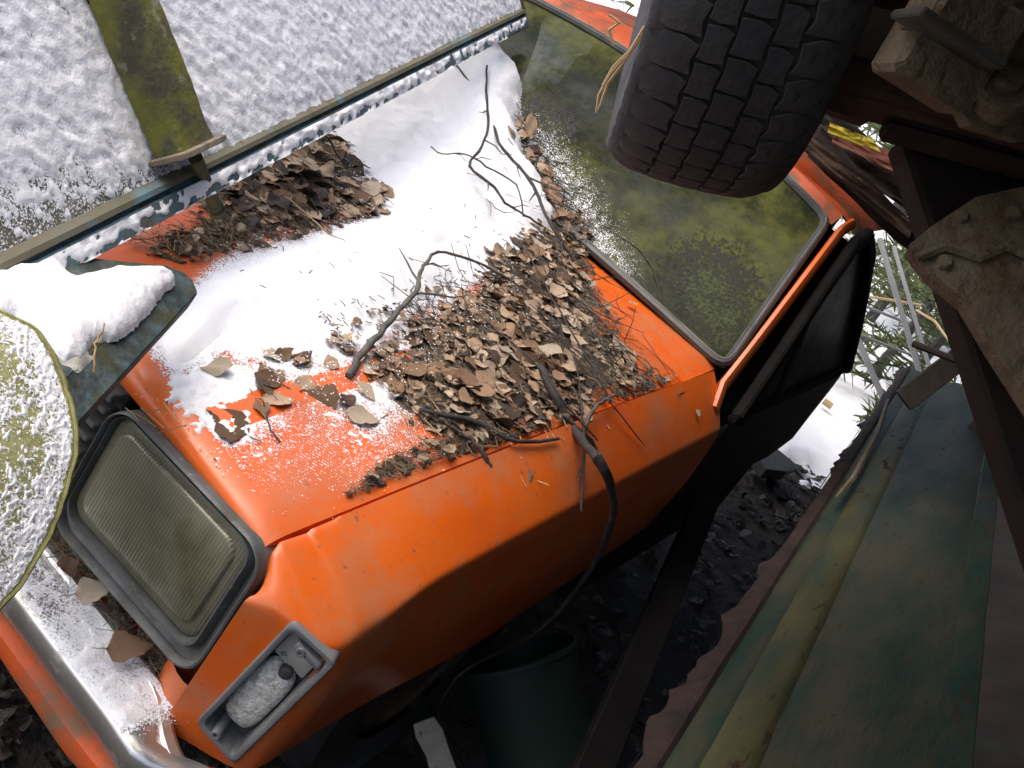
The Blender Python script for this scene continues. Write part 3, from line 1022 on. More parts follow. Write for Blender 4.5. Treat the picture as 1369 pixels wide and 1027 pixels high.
def dust_sheet(P, up, cover, label, lift=.0018, name='snow_dusting', mat='dust', cat='snow'):
    """a film of fallen snow grains; cover 0..1 says how closely they lie"""
    keep = (cover[:-1, :-1] > .02) | (cover[1:, 1:] > .02) | (cover[1:, :-1] > .02) | (cover[:-1, 1:] > .02)
    m = MB().grid(P + lift * up, keep=keep)
    used = sorted({i for f in m.f for i in f}); mp = {o: i for i, o in enumerate(used)}
    m.v = [m.v[i] for i in used]; m.f = [tuple(mp[i] for i in f) for f in m.f]
    cv = cover.reshape(-1)[used]
    o = m.build(name, MT[mat], kind='stuff', label=label, cat=cat, angle=180)
    o.data.attributes.new('cover', 'FLOAT', 'POINT').data.foreach_set('value', cv.astype(np.float32))
    return o

def panel_snow():
    S = np.arange(0, PLEN, .0042); T = np.arange(.05, .66, .0042)
    Sg, Tg = np.meshgrid(S, T, indexing='ij')
    P = PO + Sg[..., None] * pd + Tg[..., None] * pe
    U = pix(P)
    # lumps drawn out across the slope
    a = Sg * .59 - Tg * .81; b = Sg * .81 + Tg * .59
    wx = .012 * (fbm(Sg * 30, Tg * 30, seed=57, octv=2) - .5); a = a + wx; b = b - wx
    n = fbm(a * 38, b * 95, seed=51, octv=3)
    fine = fbm(a * 130, b * 240, seed=52, octv=1)
    big = fbm(Sg * 3.2, Tg * 3.2, seed=53)
    cover = .42 + .75 * smooth(0, 420, U[..., 0]) - .35 * (1 - smooth(.045, .10, Tg)) + .8 * (big - .5)
    # the lower left is mostly melted off
    cover -= .42 * smooth(60, -60, seg_dist(U, [(-60, 230), (140, 215), (300, 170), (700, -40), (700, -300), (-60, -300)])) 
    th = .0066 * (cover) + .0095 * (n - .50) + .0035 * (fine - .5)
    th = np.where(th > 0, .0012 + th * .85, th)
    snow_sheet('snow', P, pn, th, 'crusty snow clinging to the leaning tailgate', sink=.001)
    sub = (slice(None, None, 4), slice(None, None, 4))
    dust_sheet(P[sub], pn, np.clip(.50 + .45 * cover, 0, .95)[sub], 'fine snow grains between the crusts on the tailgate', .0012)
    # snow on the folded edge
    S = np.arange(0, PLEN, .004); T = np.arange(.001, .031, .003)
    Sg, Tg = np.meshgrid(S, T, indexing='ij')
    P = PO + Sg[..., None] * pd + Tg[..., None] * pe + .010 * pn
    n = fbm(Sg * 60, Tg * 90, seed=55)
    th = .012 * (n - .47) + .004 * smooth(.004, .020, Tg) + .004 * (fbm(Sg * 4, 0, seed=56) - .5) * 2
    th *= smooth(.0, .006, .032 - Tg)
    snow_sheet('snow', P, pn, th, 'thin line of snow along the folded edge of the tailgate')
panel_snow()

# ---------- mossy post lying on the tailgate, with collar and stud
def on_panel(u, v, h=0.0):
    return onpl(u, v, PO + pn * h, pn)
a, b = on_panel(140, -60, .03), on_panel(246, 200, .03)
t = (b - a) / np.linalg.norm(b - a)
w = np.cross(pn, t); w /= np.linalg.norm(w)
wid = .5 * np.linalg.norm(on_panel(225, 205, .03) - on_panel(271, 188, .03))
post = empty('mossy_post', b, 'moss covered square post lying across the snowy tailgate', 'post')
m = MB()
rings = []
for q in np.linspace(-.30, 1, 40):
    c = a + (b - a) * q
    ww = wid * (1.08 - .06 * q)
    rr = []
    for (px_, py_) in rrect(-ww, ww, .030, -.026, .012, 5):
        k = .004 * (fbm(q * 12 + px_ * 30, py_ * 40, seed=61) - .5)
        rr.append(c + w * (px_ + k) + pn * (py_ + k))
    rings.append(rr)
m.loft(rings, True, True)
m.build('beam', MT['moss'], post, angle=50)
m = MB()
rings = []
for d in (-.002, 0, .006, .008):
    k = .004 if d in (0, .006) else 0
    rings.append([b + t * d + w * (p_[0]) + pn * p_[1] for p_ in rrect(-wid - .006 - k, wid + .010 + k, .040 + k, -.030 - k, .014, 6)])
m.loft(rings, True, True)
m.build('collar', MT['wood'], post, angle=50)
m = MB()
e1 = on_panel(264, 218, .02); e2 = onpl(290, 282, PO - pn * .03, pn)
m.tube([e1 - (e2 - e1) * .1, e1 + (e2 - e1) * .5, e2], [.011, .011, .011], 10)
m.tube([e2 - (e2 - e1) * .04, e2 + (e2 - e1) * .04], [.015, .015], 6)
m.build('stud', MT['moss'], post)

# ---------- blue angle iron with a heap of snow, in front of the grille
BZ = .955
q0, q1 = onax(237, 361, 2, BZ), onax(90, 505, 2, BZ)
bd = q1 - q0; bl = float(np.linalg.norm(bd)); bd /= bl
bo = np.array([-bd[1], bd[0], 0]);  bo /= np.linalg.norm(bo)
if bo @ np.array((-1, .2, 0)) < 0: bo = -bo
br = empty('angle_bracket', q0 + (0, 0, -.08), 'blue angle iron heaped with snow in front of the headlight', 'bracket')
m = MB()
dn = onax(262, 392, 2, BZ - .016) - q0; fl = float(np.linalg.norm(dn)); dn /= fl
f0, f1 = q0, q0 + bd * (bl + .12)
m.slab([f0 + bd * .004, f1, f1 + dn * fl, f0 + dn * fl, f0 + dn * fl * .6 - bd * .010, f0 + dn * .010 - bd * .006], np.cross(bd, dn), .005)
m.slab([f0 + dn * fl, f1 + dn * fl, f1 + dn * (fl - .004) + (0, 0, -.03), f0 + dn * (fl - .004) + (0, 0, -.03)], np.cross(bd, (0, 0, 1)), .004)
m.build('flange', MT['blue_dark'], br, smooth_=False)
m = MB()
m.slab([f0 + bd * .006, f1, f1 + bo * .30, f0 + bo * .12 + bd * .12, f0 + bo * .012 + bd * .008], (0, 0, 1), .005)
m.build('shelf', MT['blue_dark'], br, smooth_=False)
def mound(poly, z0, th, name, label, rng_=34.0, res=.002, nz=1.0, seed=70, edge=.6):
    W = np.array([onax(u, v, 2, z0) for u, v in poly])
    x0, y0 = W[:, :2].min(0) - .02; x1, y1 = W[:, :2].max(0) + .02
    X, Y = np.meshgrid(np.arange(x0, x1, res), np.arange(y0, y1, res), indexing='ij')
    P = np.stack([X, Y, np.full_like(X, z0)], -1)
    d = seg_dist(np.stack([X, Y], -1), W[:, :2])
    d = d + .012 * (fbm(X * 40, Y * 40, seed=seed) - .5)
    k = np.clip(d / rng_, 0, 1)
    h = th * np.sqrt(np.clip(k * (2 - k), 0, 1)) * (1 + .35 * nz * (fbm(X * 12, Y * 12, seed=seed + 1) - .5)) + .004 * nz * (fbm(X * 60, Y * 60, seed=seed + 2) - .5) * (k > 0)
    h = np.where(d > 0, np.maximum(h, .001), -.01)
    return snow_sheet(name, P, np.array((0, 0, 1.0)), h, label, thr=0.0, sink=.0003)
mound([(232, 376), (210, 364), (150, 362), (95, 375), (80, 360), (70, 350), (-60, 380), (-60, 450), (20, 430), (40, 440), (60, 470), (85, 488), (108, 486), (122, 462), (156, 456), (190, 428), (210, 402)], BZ + .002, .026, 'snow', 'rounded heap of snow on the blue angle iron', .05)
m = MB()
c = onax(98, 474, 2, BZ + .005)
m.grid(np.array([[c + bd * (i - 3) * .008 + bo * (j - 3) * .006 + (0, 0, .012 * math.cos((i - 3) * .5) * math.cos((j - 3) * .5) - .006 + .004 * random.random()) for j in range(7)] for i in range(7)]))
m.build('rotten_leaf', MT['lichen'], label='rotten leaf clump frozen to the end of the snow heap', cat='leaf')

# ---------- rounded mossy mudguard at the left edge
def build_mudguard():
    D = .98
    outline = [(-40, 405), (0, 418), (30, 432), (52, 448), (72, 484), (90, 525), (98, 568), (97, 610), (86, 655), (68, 705), (45, 750), (20, 785), (-10, 822), (-45, 850)]
    root = empty('mudguard', at(-10, 815, D + .05), 'mossy rounded mudguard speckled with snow at the left edge', 'mudguard')
    nseg = 46
    o = np.array(outline, float)
    tt = np.linspace(0, len(o) - 1, nseg)
    O = np.stack([np.interp(tt, range(len(o)), o[:, 0]), np.interp(tt, range(len(o)), o[:, 1])], -1)
    for _ in range(2):
        O[1:-1] = (O[:-2] + 2 * O[1:-1] + O[2:]) / 4
    O[:, 0] += 7 * (fbm(np.arange(nseg) * .35, 0, seed=88) - .5) + 3 * (vnoise(np.arange(nseg) * 1.1, 0, seed=89) - .5)
    c = np.array([-170.0, 620.0])
    K = np.linspace(0, 1, 40)
    P = np.zeros((nseg, len(K), 3))
    for i in range(nseg):
        for j, k in enumerate(K):
            uv = O[i] + (c - O[i]) * k
            # dome: the rim lies farther from the eye, the crown nearer
            P[i, j] = at(uv[0], uv[1], D - .05 * math.sin(min(1, k * 1.25) * math.pi / 2) + .35 * (uv[0] - 30) / 1450 - .62 * (uv[1] - 620) / 1450)
    n = -FW * .6 + UP * .5 + RT * .3; n /= np.linalg.norm(n)
    m = MB().grid(P)
    R0 = P[:, 0]
    lip = [R0 + FW * .004, R0 + FW * .012, R0 + FW * .014 - (R0 - R0.mean(0)) * .02]
    m.grid(np.array([R0] + lip))
    m.build('shell', MT['moss_light'], root, angle=60)
    # edge bead
    m = MB(); m.tube([R0[i] + FW * .004 for i in range(nseg)], .0022, 6); m.build('rolled_edge', MT['moss_light'], root)
    # snow speckles
    Q = np.zeros((nseg * 6 - 5, 150, 3))
    ii = np.linspace(0, nseg - 1, nseg * 6 - 5); jj = np.linspace(0, 26, 150)
    for ax in range(3):
        tmp = np.array([np.interp(jj, range(len(K)), P[i, :, ax]) for i in range(nseg)])
        Q[..., ax] = np.array([np.interp(ii, range(nseg), tmp[:, j]) for j in range(150)]).T
    U = pix(Q)
    nz = fbm(U[..., 0] / 5, U[..., 1] / 5, seed=81, octv=2)
    pat = fbm(U[..., 0] / 45, U[..., 1] / 60, seed=82)
    de = 20 * jj[None, :] / 3
    rim = smooth(62, 18, U[..., 0] * 0 + np.linspace(0, 26, 150)[None, :] * 8.5)
    cover = -.10 + .34 * rim + .7 * (pat - .5) + .22 * smooth(640, 720, U[..., 1]) * (1 - .3 * rim)
    th = .0045 * cover + .009 * (nz - .53)
    th = np.where(jj[None, :] < .5, -1, th)
    th = np.where(th > 0, .0006 + th * .6, th)
    snow_sheet('snow', Q, n, th, 'snow specks on the mossy mudguard', sink=.0008)
    dust_sheet(Q[::4, ::3], n, np.clip(.42 + .9 * cover, 0, .9)[::4, ::3] * (jj[None, ::3] > .4), 'fine snow grains on the mossy mudguard', .001)
build_mudguard()

# ---------- trailer with its wheel above the windshield
wc = CAM + 1.45 * ray(1008, -84)
axle = RT * .965 - UP * .26; axle /= np.linalg.norm(axle)
trailer = empty('trailer', (1.2, .9, 1.2), 'rusty trailer axle and floor stacked above the car', 'trailer')
def w2l(P):      # into the trailer's frame
    return np.array(P) - WL['trailer']
WSC = .89
fwd = FW - axle * (FW @ axle); fwd /= np.linalg.norm(fwd)
upw = np.cross(axle, fwd)
if upw @ UP < 0: upw = -upw
def wpt(r, a, x):
    """wheel point: radius, angle (0 = towards the eye, +90 = down), offset along the axle"""
    return wc + axle * x * WSC + r * (-fwd * math.cos(a) - upw * math.sin(a))
m = MB()
prof = [(.17, -.085), (.21, -.112), (.255, -.120), (.278, -.121), (.292, -.118), (.302, -.108), (.3105, -.06), (.3125, 0), (.3105, .06), (.302, .108), (.292, .118), (.278, .121), (.255, .120), (.21, .112), (.17, .085)]
m.loft([[wpt(r - (.0055 if abs(x) < .109 else 0), a, x) for a in np.linspace(0, 2 * math.pi, 90, endpoint=False)] for r, x in prof], True)
wheel = m.build('wheel', MT['tyre'], trailer, angle=60)
def tread_block(kind, v):
    """block centred at angle 0: outline in (along axle, along circumference)"""
    if kind != 'side':
        k = 1.0 if kind == 'mid' else 1.22
        ol = [(-.0160 * k, -.0190), (.002, -.0215), (.0160 * k, -.0165), (.0142 * k, .004), (.0160 * k, .0190), (-.002, .0205), (-.0160 * k, .0180), (-.0142 * k, -.003)]
    else:
        ol = [(-.031, -.0205), (.012, -.0222), (.0320, -.0150), (.0275, .003), (.0320, .0180), (-.006, .0195), (-.031, .0205), (-.032, 0)]
    return [(p[0] + .0008 * math.sin(7 * i + v), p[1] + .0008 * math.cos(5 * i + v)) for i, p in enumerate(ol)]
rows = [(-.0875, 'side', 0), (-.0375, 'mid', .5), (0, 'wide', .15), (.0375, 'mid', .65), (.0875, 'side', .3)]
NB = 44
blk_mesh = {}
cnt = 0
for ri, (x0, kind, ph_) in enumerate(rows):
    for k in range(NB):
        ang = (k + ph_) / NB * 2 * math.pi
        if not (-1.45 < ((ang + math.pi) % (2 * math.pi)) - math.pi < 2.0):
            continue
        key = (ri,)
        if key not in blk_mesh:
            mb = MB()
            ol = tread_block(kind, ri)
            if x0 > 0 and kind == 'side':
                ol = [(-p[0], p[1]) for p in ol][::-1]
            def R_(x): return .3125 - .0025 * (abs(x) / .06) ** 2 - 3.2 * max(0, abs(x) - .085) ** 1.6
            base = [wpt(R_(x0 + p[0]) - .010, p[1] / .31, x0 + p[0]) for p in ol]
            mid = [wpt(R_(x0 + p[0] * 1.03) - .0012, p[1] * 1.03 / .31, x0 + p[0] * 1.03) for p in ol]
            top_ = [wpt(R_(x0 + p[0] * .97) + .0002, p[1] * .97 / .31, x0 + p[0] * .97) for p in ol]
            in_ = [wpt(R_(x0 + p[0] * .5) + .0004, p[1] * .5 / .31, x0 + p[0] * .5) for p in ol]
            mb.loft([base, mid, top_, in_], True, False)
            mb.f.append(tuple(len(mb.v) - len(ol) + i for i in range(len(ol))))
            mb.v = [tuple(np.array(p) - wc) for p in mb.v]
            me = bpy.data.meshes.new('tread_block')
            me.from_pydata(mb.v, [], mb.f)
            bm = bmesh.new(); bm.from_mesh(me); bmesh.ops.recalc_face_normals(bm, faces=bm.faces); bm.to_mesh(me); bm.free()
            me.materials.append(MT['tyre'])
            me.polygons.foreach_set('use_smooth', [True] * len(me.polygons)); me.set_sharp_from_angle(angle=R2D(35))
            blk_mesh[key] = me
        o = bpy.data.objects.new('tread_block', blk_mesh[key])
        COL.objects.link(o)
        o.parent = wheel
        # turn about the axle: positive angle = downwards on the near side
        q = Matrix.Rotation(ang, 4, Vector(np.cross(-fwd, -upw)))
        o.matrix_local = Matrix.Translation(Vector(w2l(wc))) @ q
# rim and hub on the inner side
m = MB()
m.loft([[wpt(r, a, x) for a in np.linspace(0, 2 * math.pi, 40, endpoint=False)] for r, x in [(.175, .085), (.165, .09), (.155, .05), (.10, .055), (.095, .10), (.06, .11), (.058, .16), (.02, .165)]], True, True)
m.build('rim', MT['rust'], wheel, angle=40)
m = MB()
m.tube([wc + axle * .10, wc + axle * .30, wc + axle * 1.5], [.045, .035, .035], 14)
m.build('axle_beam', MT['rust'], trailer)
def boxpx(name, mat, cpx, dist, hw, hh, hd, rot=0.0, yaw=0.0, pitch=0.0, bev=.006, parent=trailer, noise_=.0):
    """box at a surveyed spot, turned about the viewing line, then leaned"""
    c = at(cpx[0], cpx[1], dist)
    ca, sa = math.cos(rot), math.sin(rot)
    X = RT * ca - UP * sa
    Y = UP * ca + RT * sa
    Z = -FW
    X = X * math.cos(yaw) + Z * math.sin(yaw)
    Z = np.cross(X, Y)
    Y = Y * math.cos(pitch) + Z * math.sin(pitch)
    Z = np.cross(X, Y)
    m = MB().box(c, [X, Y, Z], (hw, hh, hd), bev)
    return m.build(name, mat, parent, angle=30)
# spring pack, clamp block, hub casting and links seen beside the wheel
boxpx('spring_leaf', MT['rust'], (1250, 138), 1.30, .20, .020, .03, R2D(19), .2)
boxpx('spring_leaf', MT['rust'], (1255, 164), 1.31, .15, .012, .028, R2D(19), .2)
boxpx('spring_leaf', MT['rust_dark'], (1310, 205), 1.32, .11, .010, .026, R2D(19), .2)
boxpx('wooden_block', MT['rust_pale'], (1252, 82), 1.16, .048, .034, .03, R2D(26), -.25, .2)
boxpx('wooden_block', MT['rust_pale'], (1287, 30), 1.14, .046, .027, .034, R2D(26), -.25, .2)
boxpx('clamp_strap', MT['plastic'], (1268, 52), 1.115, .050, .0045, .03, R2D(26), -.25, .2, .002)
boxpx('wooden_block', MT['rust_pale'], (1345, 5), 1.2, .05, .05, .03, R2D(26), -.2)
boxpx('hub_casting', MT['rust_pale'], (1338, 132), 1.20, .050, .036, .03, R2D(12), -.2, .1, .02)
c = at(1347, 114, 1.165)
m = MB()
nrm = -FW * .93 + RT * -.25 + UP * .25; nrm /= np.linalg.norm(nrm)
aa = np.cross(nrm, UP); aa /= np.linalg.norm(aa); bb = np.cross(nrm, aa)
m.loft([[c + nrm * d + r * (aa * math.cos(q) + bb * math.sin(q)) for q in np.linspace(0, 2 * math.pi, 26, endpoint=False)] for r, d in [(.033, -.02), (.033, .006), (.030, .010), (.024, .010), (.023, .004), (.015, .004), (.013, .012), (.006, .014)]], True, True)
m.build('hub_cap', MT['rust_pale'], trailer, angle=40)
boxpx('frame_rail', MT['rust_dark'], (1400, 262), 1.62, .14, .045, .03, R2D(24), .15)
boxpx('cross_member', MT['rust_dark'], (1165, 30), 1.75, .05, .14, .04, R2D(20))
boxpx('cross_member', MT['rust'], (1215, 45), 1.55, .016, .12, .02, R2D(22))
boxpx('frame_rail', MT['rust_dark'], (1400, 215), 1.9, .22, .08, .03, R2D(24))
# big cast bracket at the right edge with bolts
pl = [(1212, 335), (1240, 312), (1300, 272), (1380, 255), (1460, 300), (1460, 520), (1380, 560), (1322, 470), (1285, 408), (1240, 372)]
m = MB()
bpnt = at(1310, 340, 1.28); bnrm = -FW + RT * -.15 + UP * .35; bnrm /= np.linalg.norm(bnrm)
m.slab([onpl(u, v, bpnt, bnrm) for u, v in pl], bnrm, .03)
brk = m.build('spring_bracket', MT['rust_pale'], trailer, smooth_=False)
for u, v, r in [(1284, 291, .008), (1354, 287, .010), (1262, 352, .009)]:
    c = onpl(u, v, bpnt + bnrm * .015, bnrm)
    a1 = np.cross(bnrm, UP); a1 /= np.linalg.norm(a1); b1 = np.cross(bnrm, a1)
    m = MB()
    m.loft([[c + bnrm * d + rr * (a1 * math.cos(q) + b1 * math.sin(q)) for q in np.linspace(0, 2 * math.pi, 8, endpoint=False)] for rr, d in [(r, -.004), (r, .005), (r * .8, .008), (r * .3, .009)]], True, True)
    m.build('bolt', MT['rust_pale'], brk, angle=30)
m = MB()
m.tube([onpl(u, v, bpnt + bnrm * .02, bnrm) for u, v in [(1225, 345), (1262, 330), (1310, 345), (1345, 330), (1380, 345)]], .006, 6)
m.build('weld_seam', MT['rust_pale'], brk)
boxpx('lower_link', MT['rust_dark'], (1360, 490), 1.42, .06, .30, .03, R2D(-18))
# trailer floor boards overhead, unseen, extended forward to block skylight
for k in range(9):
    m = MB()
    m.box((.62 + k * .245, 1.15, 2.02 + .004 * (k % 3)), [(1, 0, 0), (0, 1, 0), (0, 0, 1)], (.118, 2.45, .018), .004)
    m.build('floor_board', MT['rust_dark'], trailer)
for k in range(6):  # further unseen boards, added to shade the roof and windshield
    m = MB()
    m.box((.375 - k * .245, 2.66, 2.022 + .004 * (k % 2)), [(1, 0, 0), (0, 1, 0), (0, 0, 1)], (.118, 1.0, .018), .004)
    m.build('floor_board', MT['rust_dark'], trailer)
for y in (-.9, .2, 1.3, 2.4, 3.4):
    m = MB()
    m.box((1.5, y, 1.955), [(1, 0, 0), (0, 1, 0), (0, 0, 1)], (1.12, .03, .045), .004)
    m.build('cross_member', MT['rust_dark'], trailer)
for x in (.95, 2.0):
    m = MB()
    m.box((x, 1.8, 1.87), [(1, 0, 0), (0, 1, 0), (0, 0, 1)], (.035, 1.7, .04), .004)
    m.build('frame_rail', MT['rust_dark'], trailer)
# straw caught behind the tyre
m = MB()
for pts in ([(862, 35), (838, 75), (815, 100), (800, 128), (797, 150)], [(860, 44), (835, 82), (812, 112), (803, 140), (797, 151)], [(850, 60), (820, 90), (806, 115)], [(815, 20), (828, 30), (814, 40), (820, 60)]):
    P = [at(u, v, 1.55) for u, v in pts]
    m.tube(P, [.0022, .0026, .0024, .002, .0012][:len(P)], 5)
m.build('straw_stems', MT['straw'], label='dry straw stems hanging beside the tyre', cat='straw')

# ---------- scrap lying on the roof, behind the wheel
rp = empty('roof_scrap', (.55, 2.2, 1.37), 'dark torn sheet metal lying on the roof of the car', 'sheet metal')
def crumple(name, mat, poly, dist0, dist1, parent, seed, amp=.03, th=.004, label=None, cat=None):
    """torn sheet between four surveyed corners"""
    A, B_, C_, D_ = [np.array(at(u, v, d)) for (u, v), d in zip(poly, (dist0, dist1, dist1, dist0))]
    n, mm = 26, 14
    P = np.zeros((n, mm, 3))
    nrm = np.cross(B_ - A, D_ - A); nrm /= np.linalg.norm(nrm)
    for i in range(n):
        for j in range(mm):
            s, t = i / (n - 1), j / (mm - 1)
            jig = .05 * (vnoise(s * 9, 3 * round(t), seed=seed) - .5) * (1 if t in (0, 1) else 0)
            p = (A * (1 - s) + B_ * s) * (1 - t) + (D_ * (1 - s) + C_ * s) * t
            P[i, j] = p + nrm * amp * (fbm(s * 4, t * 3, seed=seed + 1) - .5) * 2 + (D_ - A) * jig
    m = MB().grid(P).grid(P - nrm * th)
    return m.build(name, mat, parent, angle=30, label=label, cat=cat)
crumple('sheet', MT['rust_dark'], [(1040, 165), (1240, 300), (1330, 330), (1090, 120)], 2.85, 2.9, rp, 91, .03)
crumple('sheet', MT['rust_dark'], [(1080, 210), (1200, 325), (1300, 390), (1100, 170)], 2.75, 2.85, rp, 92, .02)
crumple('sheet', MT['rust'], [(1060, 190), (1215, 318), (1225, 300), (1075, 172)], 2.7, 2.78, rp, 95, .015)
crumple('flaking_sheet', MT['pink_rust'], [(1112, 190), (1262, 262), (1250, 232), (1120, 168)], 2.62, 2.66, None, 93, .012, label='torn faded red sheet with yellow paint below the trailer', cat='sheet metal')
crumple('flaking_sheet', MT['yellow'], [(1106, 178), (1178, 204), (1166, 186), (1110, 164)], 2.58, 2.6, None, 94, .006, label='small piece of bright yellow flaking sheet metal', cat='sheet metal')

# ---------- green ribbed sheet-metal body at the lower right
gd = np.array((-.117, 1.087, -.03)); gd /= np.linalg.norm(gd)
g0 = onax(870, 1010, 2, .80)
ge = np.array((math.cos(R2D(20)), .10, math.sin(R2D(20)))); ge -= gd * (ge @ gd); ge /= np.linalg.norm(ge)
gn = np.cross(ge, gd); 
if gn[2] < 0: gn = -gn
body = empty('green_truck_body', g0 + gd * 1.2 + ge * .3 - (0, 0, .6), 'rusting green ribbed truck body lying beside the car', 'truck body')
def gcoord(u, v):
    """panel coordinates (across, along) of a surveyed spot"""
    p = onpl(u, v, g0, gn)
    q = p - g0
    return q @ ge, q @ gd
def gpt(a, l, h=0.0): return g0 + ge * a + gd * l + gn * h
def gstrip(name, prof_near, mat, l0=-.75, l1=3.4, seed=0, torn=False, n=60):
    """strip swept along the body; prof = list of (across, height)"""
    m = MB()
    rings = []
    for l in np.linspace(l0, l1, n):
        r = []
        for i, (a, h) in enumerate(prof_near):
            w_ = .007 * (fbm(l * 4, a * 7, seed=3) - .5) * 2 + .0015 * (fbm(l * 22, a * 22, seed=seed) - .5) * 2
            if torn and i == 0:
                a = a + .03 * (vnoise(l * 7, 0, seed=seed) - .5) + .018 * (vnoise(l * 31, 0, seed=seed + 1) - .5)
            r.append(gpt(a, l, h + w_))
        rings.append(r)
    m.loft(rings, closed=False)
    return m.build(name, mat, body, angle=35)
a1 = gcoord(935, 1027)[0]; a2 = gcoord(1008, 1027)[0]; a3 = gcoord(1250, 1027)[0]; a4 = gcoord(1302, 1027)[0]
a0 = 0.0
gstrip('torn_flange', [(a0 - .022, -.03), (a0 - .012, -.014), (a0, -.008), (a0 + .012, -.008), (a0 + .02, -.016)], MT['rust_flange'], seed=11, torn=True, n=240)
gstrip('edge_strip', [(a0 + .018, -.016), (a0 + .025, -.008), (a1 - .012, -.006), (a1 - .006, -.007), (a1, -.0085)], MT['green_strip'], seed=12)
gstrip('rib', [(a1 - .002, -.008), (a1 + .006, -.004), (a1 + .014, -.002), (a2 - .014, -.001), (a2 - .004, -.004), (a2 + .004, -.010)], MT['yellow_rib'], seed=13)
gstrip('side_sheet', [(a2 + .002, -.010)] + [(a2 + (a3 - a2) * q, -.010 + .004 * math.sin(math.pi * q)) for q in (.08, .16, .24, .32, .4, .48, .56, .64, .72, .8, .88, .96)] + [(a3 + .002, -.0108)], MT['green'], seed=14)
gstrip('rib', [(a3, -.0105), (a3 + .0015, -.0075), (a3 + .01, -.0072), (a4 - .01, -.0070), (a4 - .0015, -.0072), (a4 + .001, -.0105)], MT['green_strip'], seed=15)
gstrip('side_sheet', [(a4, -.008), (a4 + .05, .004), (a4 + .12, .03), (a4 + .2, .10), (a4 + .24, .20), (a4 + .25, .45), (a4 + .2, 1.05)], MT['brown_fold'], seed=16)  # upper part is unseen, raised to block skylight from the right
# hollow of the body below its edge
m = MB()
m.loft([[gpt(a0 - .02, l, -.02 + 0) + (0, 0, -z) - np.array((-.06, 0, 0)) * (z / .55) for l in np.linspace(-.7, 3.4, 30)] for z in (0.02, .2, .55)], closed=False)
m.build('inner_wall', MT['rust_dark'], body)
for k in range(5):
    m = MB().box(gpt(a2 + .36, .1 + k * .7, -.05), [gd, gn, ge], (.02, .03, .40), .004)
    m.build('stiffener', MT['rust_dark'], body)
# rod and planks at its far end
m = MB()
m.tube([at(1222, 460, 2.6), at(1258, 474, 2.55), at(1300, 490, 2.5)], .0085, 8)
m.build('iron_rod', MT['rust_dark'], label='short dark iron rod sticking out above the green truck body', cat='rod')
m = MB()
m.box(at(1258, 498, 2.9), [RT * .8 + UP * .6, UP * .8 - RT * .6, FW], (.12, .03, .008), .002)
m.build('plank', MT['wood_dark'], label='grey weathered plank at the far end of the truck body', cat='plank')
m = MB()
P = [onpl(u, v, g0 + gn * .03, gn) for u, v in [(1187, 535), (1172, 580), (1140, 640), (1118, 665)]]
m.tube(P, [.006, .009, .008, .004], 5)
m.build('splinter', MT['wood'], label='long pale wood splinter on the edge of the truck body', cat='splinter')
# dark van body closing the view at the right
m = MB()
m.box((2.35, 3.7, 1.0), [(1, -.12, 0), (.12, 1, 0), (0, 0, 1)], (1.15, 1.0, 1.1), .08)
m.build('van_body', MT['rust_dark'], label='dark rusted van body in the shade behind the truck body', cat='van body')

# ---------- things in the gap beside the car
m = MB()
bt, bb_ = at(690, 872, 2.22), at(738, 1066, 2.30)
ax = (bb_ - bt); L_ = np.linalg.norm(ax); ax /= L_
p1 = np.cross(ax, FW); p1 /= np.linalg.norm(p1); p2 = np.cross(ax, p1)
def ringb(r, d): return [bt + ax * d + r * (p1 * math.cos(q) + p2 * math.sin(q)) for q in np.linspace(0, 2 * math.pi, 36, endpoint=False)]
m.loft([ringb(.121, 0), ringb(.126, .003), ringb(.126, .012), ringb(.120, .014), ringb(.100, L_), ringb(.0, L_)], True)
m.loft([ringb(.121, 0), ringb(.116, .012), ringb(.097, L_ - .006), ringb(.0, L_ - .006)], True)
m.build('bucket', MT['bucket'], label='dark green plastic bucket in the gap below the fender', cat='bucket', angle=30)
m = MB()
A_, B_ = at(788, 1040, 1.95), at(940, 680, 2.95)
dA = (B_ - A_) / np.linalg.norm(B_ - A_)
pw_ = np.cross(dA, FW); pw_ /= np.linalg.norm(pw_)
m.box((A_ + B_) / 2, [pw_, np.cross(dA, pw_), dA], (.036, .012, np.linalg.norm(B_ - A_) / 2 + .1), .003)
m.build('steel_bar', MT['black_trim'], label='dark flat bar leaning between bucket and truck body', cat='bar')
m = MB()
m.tube([at(600, 1040, 2.3), at(575, 985, 2.35), at(560, 930, 2.42), at(548, 900, 2.47)], [.032, .032, .031, .030], 14)
m.build('pipe', MT['bucket'], label='dark pipe end beside the bucket under the fender', cat='pipe')
m = MB()
pts = [(553, 968), (580, 958), (592, 975), (600, 1000), (610, 1027), (578, 1042), (570, 1010), (556, 985)]
m.slab([at(u, v, 2.12) for u, v in pts], FW, .008)
m.build('lichen_board', MT['lichen'], smooth_=False, label='small pale lichen covered board below the fender', cat='board')

